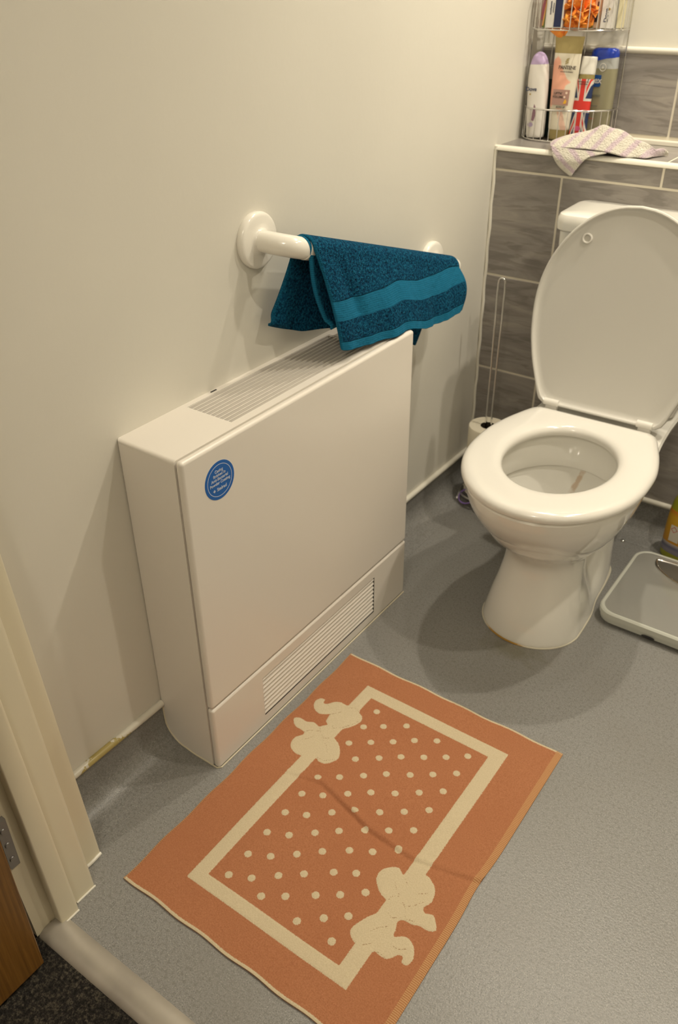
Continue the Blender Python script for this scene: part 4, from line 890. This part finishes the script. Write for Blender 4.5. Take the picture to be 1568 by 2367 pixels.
for x, z, c, r in ((0.0145, 0.103, 'label_cream', 0.0028), (0.011, 0.094, 'label_cream', 0.0024)):
    patch(disc(0, 0, r), 'pearl_mark', plain(c, (0.72, 0.55, 0.44), 0.5), o, tp(x, z) @ Matrix.Translation((0, 0, 0.0008)))
patch([(-0.004, -0.004), (0.003, -0.004), (0.0045, 0.001), (0.001, 0.006), (-0.002, 0.002)], 'amber_mark', plain('amber_ink', (0.70, 0.38, 0.03), 0.5), o, tp(0.0135, 0.084) @ Matrix.Translation((0, 0, 0.0008)))
words('lettering', [('BLOW UP', 0.004, 0.0, 0.0050)], ink, o, tp(0.0, 0.0705))
patch([(-0.021, 0), (0.021, 0), (0.021, 0.004), (-0.021, 0.004)], 'gold_band', M['gold_plastic'], o, tp(0.0, 0.063))

# flag tube
o = thing('flag_tube', (0.1480, 1.9830, ZB), 'tube printed with a red white and blue union flag under a white flip cap', 'tube', (-0.11, 0.0, 0))
m = plain('olive_tube', (0.26, 0.21, 0.07), 0.35)
bottle([(0.0, 0.0205, 0.0045), (0.004, 0.0208, 0.006), (0.05, 0.0205, 0.010), (0.10, 0.0195, 0.0135), (0.140, 0.0180, 0.0145), (0.143, 0.014, 0.012)], 'body', m, o, e=2.2); FT = [c for c in o.children if c.name.startswith('body')][0]
bottle([(0.1432, 0.0165, 0.0135), (0.145, 0.0178, 0.0145), (0.176, 0.0172, 0.0140), (0.1785, 0.015, 0.012)], 'cap', plain('white_cap', (0.70, 0.68, 0.62), 0.3), o, label='white flip cap')
def flag_front(z): return -(0.0050 + 0.0105 * min(1, z / 0.135) ** 0.8) - 0.0006
b = MB(); nxf, nzf = 24, 64; V = []
for i in range(nxf + 1):
    for j in range(nzf + 1):
        z = 0.004 + 0.128 * j / nzf; hw = 0.0203 - 0.0024 * j / nzf; x = -hw + 2 * hw * i / nxf
        dep = 0.0050 + 0.0105 * min(1, z / 0.135) ** 0.8
        V.append((x, -(dep * (1 - min(0.999, abs(x) / 0.0215) ** 2.2) ** (1 / 2.2)) - 0.0005, z))
F = [(i * (nzf + 1) + j, (i + 1) * (nzf + 1) + j, (i + 1) * (nzf + 1) + j + 1, i * (nzf + 1) + j + 1) for i in range(nxf) for j in range(nzf)]
me = bpy.data.meshes.new('flag_print'); me.from_pydata(V, [], F)
m = mat('flag_print', (0.5, 0.5, 0.5), 0.4); t = NT(m); v = t.obj(); sp = t.n('ShaderNodeSeparateXYZ'); t.l(v, sp.inputs[0])
X, Z = sp.outputs[0], sp.outputs[2]; ax = t.math('ABSOLUTE', X); az = t.math('ABSOLUTE', t.math('SUBTRACT', Z, 0.077))
dg_ = t.math('ABSOLUTE', t.math('SUBTRACT', ax, t.math('MULTIPLY', az, 0.30)))
red = (0.62, 0.035, 0.025); wh = (0.62, 0.58, 0.52); nv = (0.015, 0.03, 0.10)
c = t.mix(t.math('LESS_THAN', dg_, 0.0050), nv, wh); c = t.mix(t.math('LESS_THAN', dg_, 0.0019), c, red)
cw = t.math('MAXIMUM', t.math('LESS_THAN', ax, 0.0092), t.math('LESS_THAN', az, 0.0150)); c = t.mix(cw, c, wh)
cr = t.math('MAXIMUM', t.math('LESS_THAN', ax, 0.0055), t.math('LESS_THAN', az, 0.0095)); c = t.mix(cr, c, red); t.base(t.mix(t.math('GREATER_THAN', Z, 0.1325), c, (0.26, 0.21, 0.07))); FT.data.materials[0] = m
link('flag_print', me, m, o)
words('lettering', [('BRITISH ROSE', 0, 0.0038, 0.0042), ('HAND CREAM', 0, -0.0004, 0.0034)], ink, o, plane_mtx((0, -0.0166, 0.121), (1, 0, 0), (0, 0.02, 1)))
patch(disc(0, 0, 0.0085, 0.0055), 'rose_mark', plain('pink_ink', (0.62, 0.10, 0.22), 0.5), o, plane_mtx((0, -0.0092, 0.027), (1, 0, 0), (0, -0.12, 1)))

# clear shower gel bottle with blue cap
o = thing('shower_gel_bottle', (0.1720, 2.036, ZB), 'large translucent shower gel bottle with blue cap at the right end of lower basket', 'bottle')
m = mat('translucent_gel', (0.27, 0.25, 0.155), 0.18, coat=0.4); t = NT(m); v = t.obj(); sp = t.n('ShaderNodeSeparateXYZ'); t.l(v, sp.inputs[0])
edge_ = t.math('SUBTRACT', sp.outputs[2], t.math('ADD', 0.166, t.math('MULTIPLY', sp.outputs[0], 0.18)))
t.base(t.mix(t.math('GREATER_THAN', sp.outputs[2], 0.153), (0.27, 0.25, 0.155), (0.40, 0.41, 0.40)))
bottle([(0.0, 0.028, 0.013), (0.004, 0.0315, 0.016), (0.06, 0.0330, 0.017), (0.12, 0.0335, 0.017), (0.165, 0.0325, 0.016), (0.1765, 0.0318, 0.0155)], 'body', m, o, e=3.2)
b = bottle([(0.1768, 0.0320, 0.0157), (0.186, 0.0315, 0.015), (0.192, 0.0285, 0.013), (0.1945, 0.022, 0.009)], 'cap', plain('royal_blue_plastic', (0.012, 0.045, 0.38), 0.22), o, e=3.0, label='glossy royal blue cap')
patch([(-0.0312, 0.012), (-0.0312, -0.004), (-0.022, -0.001), (-0.010, 0.0035), (0.010, 0.008), (0.0312, 0.0105), (0.0312, 0.012)], 'blue_shoulder', M['royal_blue_plastic'], o, FR(0, -0.0172, 0.166), 0.0005)
patch([(-0.026, -0.0125), (0.001, -0.0125), (0.0035, -0.010), (0.0035, 0.0125), (-0.026, 0.0125)], 'logo_panel', plain('logo_blue', (0.01, 0.07, 0.26), 0.4), o, FR(0, -0.0175, 0.127), 0.0005)
wi = plain('pale_ink', (0.62, 0.60, 0.55), 0.5)
words('lettering', [('ex', -0.0035, -0.0045, 0.0185)], wi, o, FR(0, -0.0184, 0.127))
rb = MB(); ro, ri = disc(0, 0, 0.0085, n=32), disc(0, 0, 0.0070, n=32)
rb.loft([[(x, y, z) for x, y in P] for P, z in ((ri, 0), (ri, 0.0004), (ro, 0.0004), (ro, 0))], False, False, loop=True); rb.xf(FR(0.004, -0.0177, 0.156)); rb.done('round_mark', wi, o, False)
patch([(0, 0.003), (0.0022, -0.001), (0, -0.0032), (-0.0022, -0.001)], 'drop_mark', wi, o, FR(0.004, -0.0180, 0.156))
words('lettering', [('PROTECT', 0.002, 0.0, 0.0052), ('anti-bacterial', 0.0, -0.021, 0.0036), ('shower gel', 0.0, -0.034, 0.0036)], plain('mid_grey_ink', (0.10, 0.10, 0.09), 0.5), o, FR(-0.006, -0.0182, 0.094))
words('lettering', [('0% soap', 0.0, 0.0, 0.0045)], plain('red_ink', (0.45, 0.04, 0.03), 0.5), o, FR(-0.008, -0.0182, 0.045))

# ---- upper basket
ZU = 1.1535
def carton(x, y, w_, d_, h_, rot, name, label, colr, cat='box'):
    o = thing(name, (x, y, ZU), label, cat, rot)
    b = MB(); b.box(-w_ / 2, w_ / 2, -d_ / 2, d_ / 2, 0, h_, bev=0.0008, seg=1); b.done('carton', colr, o, False); return o
o = carton(0.060, 1.985, 0.040, 0.026, 0.105, (0, 0.0, 0.10), 'toothpaste_box', 'white and navy upright carton at the left of the upper basket', plain('carton_white', (0.68, 0.66, 0.62), 0.5))
patch([(0, 0.002), (0.0185, 0.002), (0.0185, 0.100), (0, 0.100)], 'navy_panel', plain('navy_print', (0.012, 0.02, 0.075), 0.5), o, FR(0, -0.0131, 0), 0.0004)
words('lettering', [('toothpaste', 0, 0, 0.0060), ('whitening', 0, -0.006, 0.0050)], M['navy_ink'], o, plane_mtx((-0.008, -0.0132, 0.040), (0, 0, 1), (-1, 0, 0)))
o = thing('flat_sachet', (0.0335, 1.984, ZU), 'green and orange flat packet leaning beside the white and navy carton', 'packet', (0, 0.10, 0.2))
b = MB(); b.box(-0.0035, 0.0035, -0.010, 0.010, 0, 0.09, bev=0.001); b.done('packet', plain('green_packet', (0.16, 0.20, 0.05), 0.5), o, False)
b = MB(); b.box(-0.0036, -0.0005, -0.0108, -0.0095, 0.004, 0.086); b.done('orange_edge', plain('orange_print', (0.62, 0.32, 0.10), 0.5), o, False)
o = thing('pink_sachet', (0.0200, 2.000, ZU), 'pale pink clear sachet at the left end of the upper basket', 'packet', (0, 0.03, 0.4))
m = plain('clear_pink_film', (0.62, 0.42, 0.38), 0.25, trans=0.35)
b = MB(); b.loft([[(0.009 * (1 - 0.5 * (z / 0.1) ** 2) * math.cos(q), 0.012 * math.sin(q), z) for q in [2 * PI * k / 20 for k in range(20)]] for z in (0, 0.02, 0.05, 0.08, 0.095)]); b.done('film', m, o)
patch([(-0.003, 0), (0.003, 0.002), (0.004, 0.03), (0.001, 0.045), (-0.003, 0.03)], 'pink_print', plain('rose_print', (0.60, 0.18, 0.24), 0.5), o, FR(0.0, -0.0122, 0.015))
# orange pouf of bunched netting
def pouf():
    rng = random.Random(5); b = MB()
    def frond(c, R, n_f, zlo=None):
        for k in range(n_f):
            th = rng.uniform(0, 2 * PI); ph = rng.uniform(-1.2, 1.4); d = Vector((math.cos(ph) * math.cos(th), math.cos(ph) * math.sin(th), math.sin(ph)))
            a = d.orthogonal().normalized(); bb = d.cross(a); rings = []
            w0 = R * rng.uniform(0.55, 0.85); pz = rng.uniform(0, 6)
            for i in range(7):
                s = i / 6; ring = []
                for j in range(17):
                    q = 2 * PI * j / 16; wv = 1 + 0.28 * math.sin(5 * q + pz) * s + 0.15 * math.sin(9 * q + pz * 2) * s
                    rr_ = w0 * (s ** 0.8) * wv + 0.001; h = R * (0.25 + 0.75 * s ** 0.6) + 0.12 * R * math.sin(4 * q + pz) * s
                    ring.append(c + d * h + (a * math.cos(q) + bb * math.sin(q)) * rr_)
                rings.append(ring)
            b.loft(rings, False, False, closed=False)
    frond(Vector((0, 0, 0.036)), 0.036, 17)
    for v in b.bm.verts:
        v.co.y = max(-0.026, min(0.030, v.co.y * 0.75)); v.co.z = max(0.001, v.co.z)
    return b
o = thing('bath_pouf', (0.1080, 2.000, ZU), 'bright orange net bath pouf bunched in the middle of the upper basket', 'bath pouf')
m = mat('orange_net', (0.85, 0.20, 0.012), 0.6, sheen=0.3); t = NT(m); t.base(t.ramp(t.noise(t.obj(), 70, 3), [(0.3, (0.80, 0.16, 0.010)), (0.7, (1.0, 0.42, 0.035))]))
pf = pouf().done('netting', m, o); md = pf.modifiers.new('s', 'SOLIDIFY'); md.thickness = 0.0006
b = MB(); rings = []
for i, (z, a) in enumerate(((0.0, 0.024), (-0.006, 0.020), (-0.012, 0.014), (-0.018, 0.008), (-0.020, 0.002))):
    rings.append([(-0.042 + 0.012 * i / 4 + a * math.cos(q) * (1 + 0.15 * math.sin(5 * q)), -0.012 + 0.4 * a * math.sin(q), z - 0.0015) for q in [2 * PI * k / 24 for k in range(24)]])
b.loft(rings); b.done('sagging_fold', m, o, label='fold of netting sagging through the basket floor')
o = thing('lime_packet', (0.132, 2.030, ZU), 'lime yellow packet showing above the orange pouf', 'packet')
b = MB(); b.box(-0.012, 0.012, -0.005, 0.005, 0.0, 0.10, bev=0.001); b.done('packet', plain('lime_print', (0.50, 0.48, 0.03), 0.5), o, False)
o = thing('brown_striped_packet', (0.1500, 2.012, ZU), 'beige packet with a dark upright stripe beside the white soap cartons', 'packet')
b = MB(); b.box(-0.008, 0.008, -0.006, 0.006, 0.0, 0.075, bev=0.001); b.done('packet', plain('beige_print', (0.52, 0.36, 0.24), 0.5), o, False)
patch([(-0.006, 0.012), (0.001, 0.012), (0.003, 0.052), (-0.002, 0.052)], 'dark_stripe', plain('dark_stripe', (0.03, 0.02, 0.03), 0.5), o, FR(0, -0.0062, 0))
o = carton(0.1725, 2.022, 0.026, 0.040, 0.088, (0, 0, 0.06), 'soap_carton', 'white soap carton with navy lettering standing in the upper basket', M['carton_white'])
words('lettering', [('Dove', 0, -0.003, 0.0125)], M['navy_ink'], o, plane_mtx((0.0, -0.0203, 0.026), (0, 0, 1), (-1, 0, 0)))
patch([(-0.0035, 0.0), (0.0, 0.003), (0.0035, 0.0), (0.0, -0.003)], 'gold_mark', M['gold_ink'], o, FR(0.004, -0.0202, 0.038))
o = carton(0.1935, 2.036, 0.014, 0.028, 0.088, (0, 0, 0.06), 'soap_carton', 'cream soap carton at the right end of the upper basket', plain('carton_cream', (0.70, 0.64, 0.42), 0.5))
patch([(-0.006, 0.0), (-0.003, 0.0), (-0.003, 0.086), (-0.006, 0.086)], 'grey_stripe', plain('grey_print', (0.30, 0.29, 0.27), 0.5), o, FR(0, -0.0142, 0))

# ================================================================== WASHCLOTH ON THE LEDGE
def washcloth():
    colsP = [ # (front edge, mid, ridge, back edge) along the mound, left to right
     ((0.143, 1.842, 0.9250), (0.137, 1.855, 0.9290), (0.134, 1.868, 0.9260), (0.136, 1.880, 0.9160)),
     ((0.166, 1.838, 0.9250), (0.156, 1.856, 0.9390), (0.150, 1.875, 0.9390), (0.152, 1.900, 0.9165)),
     ((0.213, 1.839, 0.9270), (0.203, 1.862, 0.9460), (0.196, 1.884, 0.9500), (0.200, 1.925, 0.9165)),
     ((0.250, 1.841, 0.9262), (0.238, 1.864, 0.9560), (0.229, 1.885, 0.9641), (0.228, 1.935, 0.9165)),
     ((0.283, 1.842, 0.9240), (0.266, 1.866, 0.9570), (0.250, 1.885, 0.9695), (0.248, 1.938, 0.9165)),
     ((0.318, 1.852, 0.9165), (0.297, 1.868, 0.9520), (0.272, 1.885, 0.9660), (0.275, 1.935, 0.9165)),
     ((0.336, 1.862, 0.9160), (0.320, 1.875, 0.9430), (0.304, 1.885, 0.9570), (0.304, 1.930, 0.9165)),
     ((0.357, 1.866, 0.9160), (0.345, 1.876, 0.9330), (0.334, 1.886, 0.9450), (0.332, 1.925, 0.9165)),
     ((0.366, 1.895, 0.9160), (0.366, 1.895, 0.9290), (0.361, 1.894, 0.9345), (0.352, 1.925, 0.9165)),
     ((0.377, 1.921, 0.9160), (0.378, 1.918, 0.9240), (0.374, 1.916, 0.9285), (0.364, 1.930, 0.9165)),
     ((0.387, 1.928, 0.9160), (0.387, 1.926, 0.9210), (0.385, 1.926, 0.9230), (0.378, 1.934, 0.9160))]
    G_ = [crom(c, 8) for c in colsP]; n = len(G_[0])
    rowsP = [crom([g[i] for g in G_], 8) for i in range(n)]
    V = []; nc = len(rowsP[0]); F = []
    for i in range(n):
        for j in range(nc):
            p = rowsP[i][j].copy(); s = j / nc; q = i / n
            p[2] += 0.0018 * math.sin(s * 34 + q * 3) * math.sin(PI * q) - 0.003 * math.exp(-((s - 0.80) / 0.03) ** 2) * math.sin(PI * q)
            V.append(tuple(p))
    F = [(i * nc + j, i * nc + j + 1, (i + 1) * nc + j + 1, (i + 1) * nc + j) for i in range(n - 1) for j in range(nc - 1)]
    # hanging corner: folds under the front edge and drops over the ledge trim
    top = crom([(0.1475, 1.8350, 0.9270), (0.166, 1.8370, 0.9255), (0.20, 1.8395, 0.9240), (0.245, 1.8405, 0.9235), (0.279, 1.8405, 0.9235)], 6)
    mid = crom([(0.1555, 1.8310, 0.9085), (0.170, 1.8300, 0.9060), (0.195, 1.8290, 0.9050), (0.222, 1.8310, 0.9045), (0.2385, 1.8335, 0.9110)], 6)
    low = crom([(0.1720, 1.8310, 0.8880), (0.180, 1.8300, 0.8865), (0.192, 1.8295, 0.8860), (0.208, 1.8310, 0.8850), (0.2165, 1.8330, 0.8860)], 6)
    tip = crom([(0.2020, 1.8325, 0.8690), (0.2025, 1.8325, 0.8688), (0.2035, 1.8325, 0.8686), (0.2045, 1.8325, 0.8688), (0.2055, 1.8330, 0.8690)], 6)
    H_ = [crom([top[k], mid[k], low[k], tip[k]], 6) for k in range(len(top))]; b0 = len(V); m_ = len(H_[0])
    for c in H_:
        for p in c: V.append(tuple(p))
    F += [(b0 + k * m_ + i, b0 + k * m_ + i + 1, b0 + (k + 1) * m_ + i + 1, b0 + (k + 1) * m_ + i) for k in range(len(H_) - 1) for i in range(m_ - 1)]
    # stripe coordinate: runs along the mound; on the hanging corner it slants
    vd = []; 
    for k, p in enumerate(V):
        vd.append((p[0] * 0.95 - (p[1] - 1.84) * 0.35 - (p[2] - 0.92) * 0.3) if k < b0 else (p[0] * 0.75 - (0.925 - p[2]) * 0.95 + 0.02))
    me = bpy.data.meshes.new('washcloth'); me.from_pydata(V, [], F)
    at = me.attributes.new('vdist', 'FLOAT', 'POINT'); at.data.foreach_set('value', vd)
    m = mat('striped_washcloth', (0.7, 0.65, 0.55), 0.95, spec=0.1, sheen=0.3); t = NT(m); v = t.obj()
    a = t.n('ShaderNodeAttribute'); a.attribute_name = 'vdist'; g = t.noise(v, 300, 3, 0.6); f = t.noise(v, 60, 3)
    w_ = t.math('SINE', t.math('ADD', t.math('MULTIPLY', a.outputs['Fac'], 2 * PI / 0.032), t.math('MULTIPLY', f, 1.3)))
    s_ = t.ramp(w_, [(0.0, (0,) * 3), (0.85, (0.8,) * 3)])
    cr_ = t.mix(g, (0.58, 0.54, 0.45), (0.88, 0.84, 0.73)); li = t.mix(g, (0.46, 0.34, 0.42), (0.74, 0.58, 0.68))
    t.base(t.mix(s_, cr_, li)); t.bump(g, 1.0, 0.006)
    o = link('washcloth', me, m, None, True, label='crumpled cream and lilac striped washcloth lying over the tiled ledge above the toilet', cat='washcloth')
    md = o.modifiers.new('sub', 'SUBSURF'); md.levels = md.render_levels = 1
    md = o.modifiers.new('thick', 'SOLIDIFY'); md.thickness = 0.0032; md.offset = 0
washcloth()

# ================================================================== SMALL THINGS ON THE FLOOR
o = thing('glint_dome', (0.502, 1.772, 0.0), 'small chrome dome standing in for a glint on the floor behind the toilet pedestal', 'metal dome')  # made-up dome that supplies a glint behind the pedestal
b = MB(); b.lathe([(0, 0), (0.006, 0), (0.0058, 0.003), (0.004, 0.005), (0, 0.0058)], n=20); b.done('dome', M['chrome'], o)
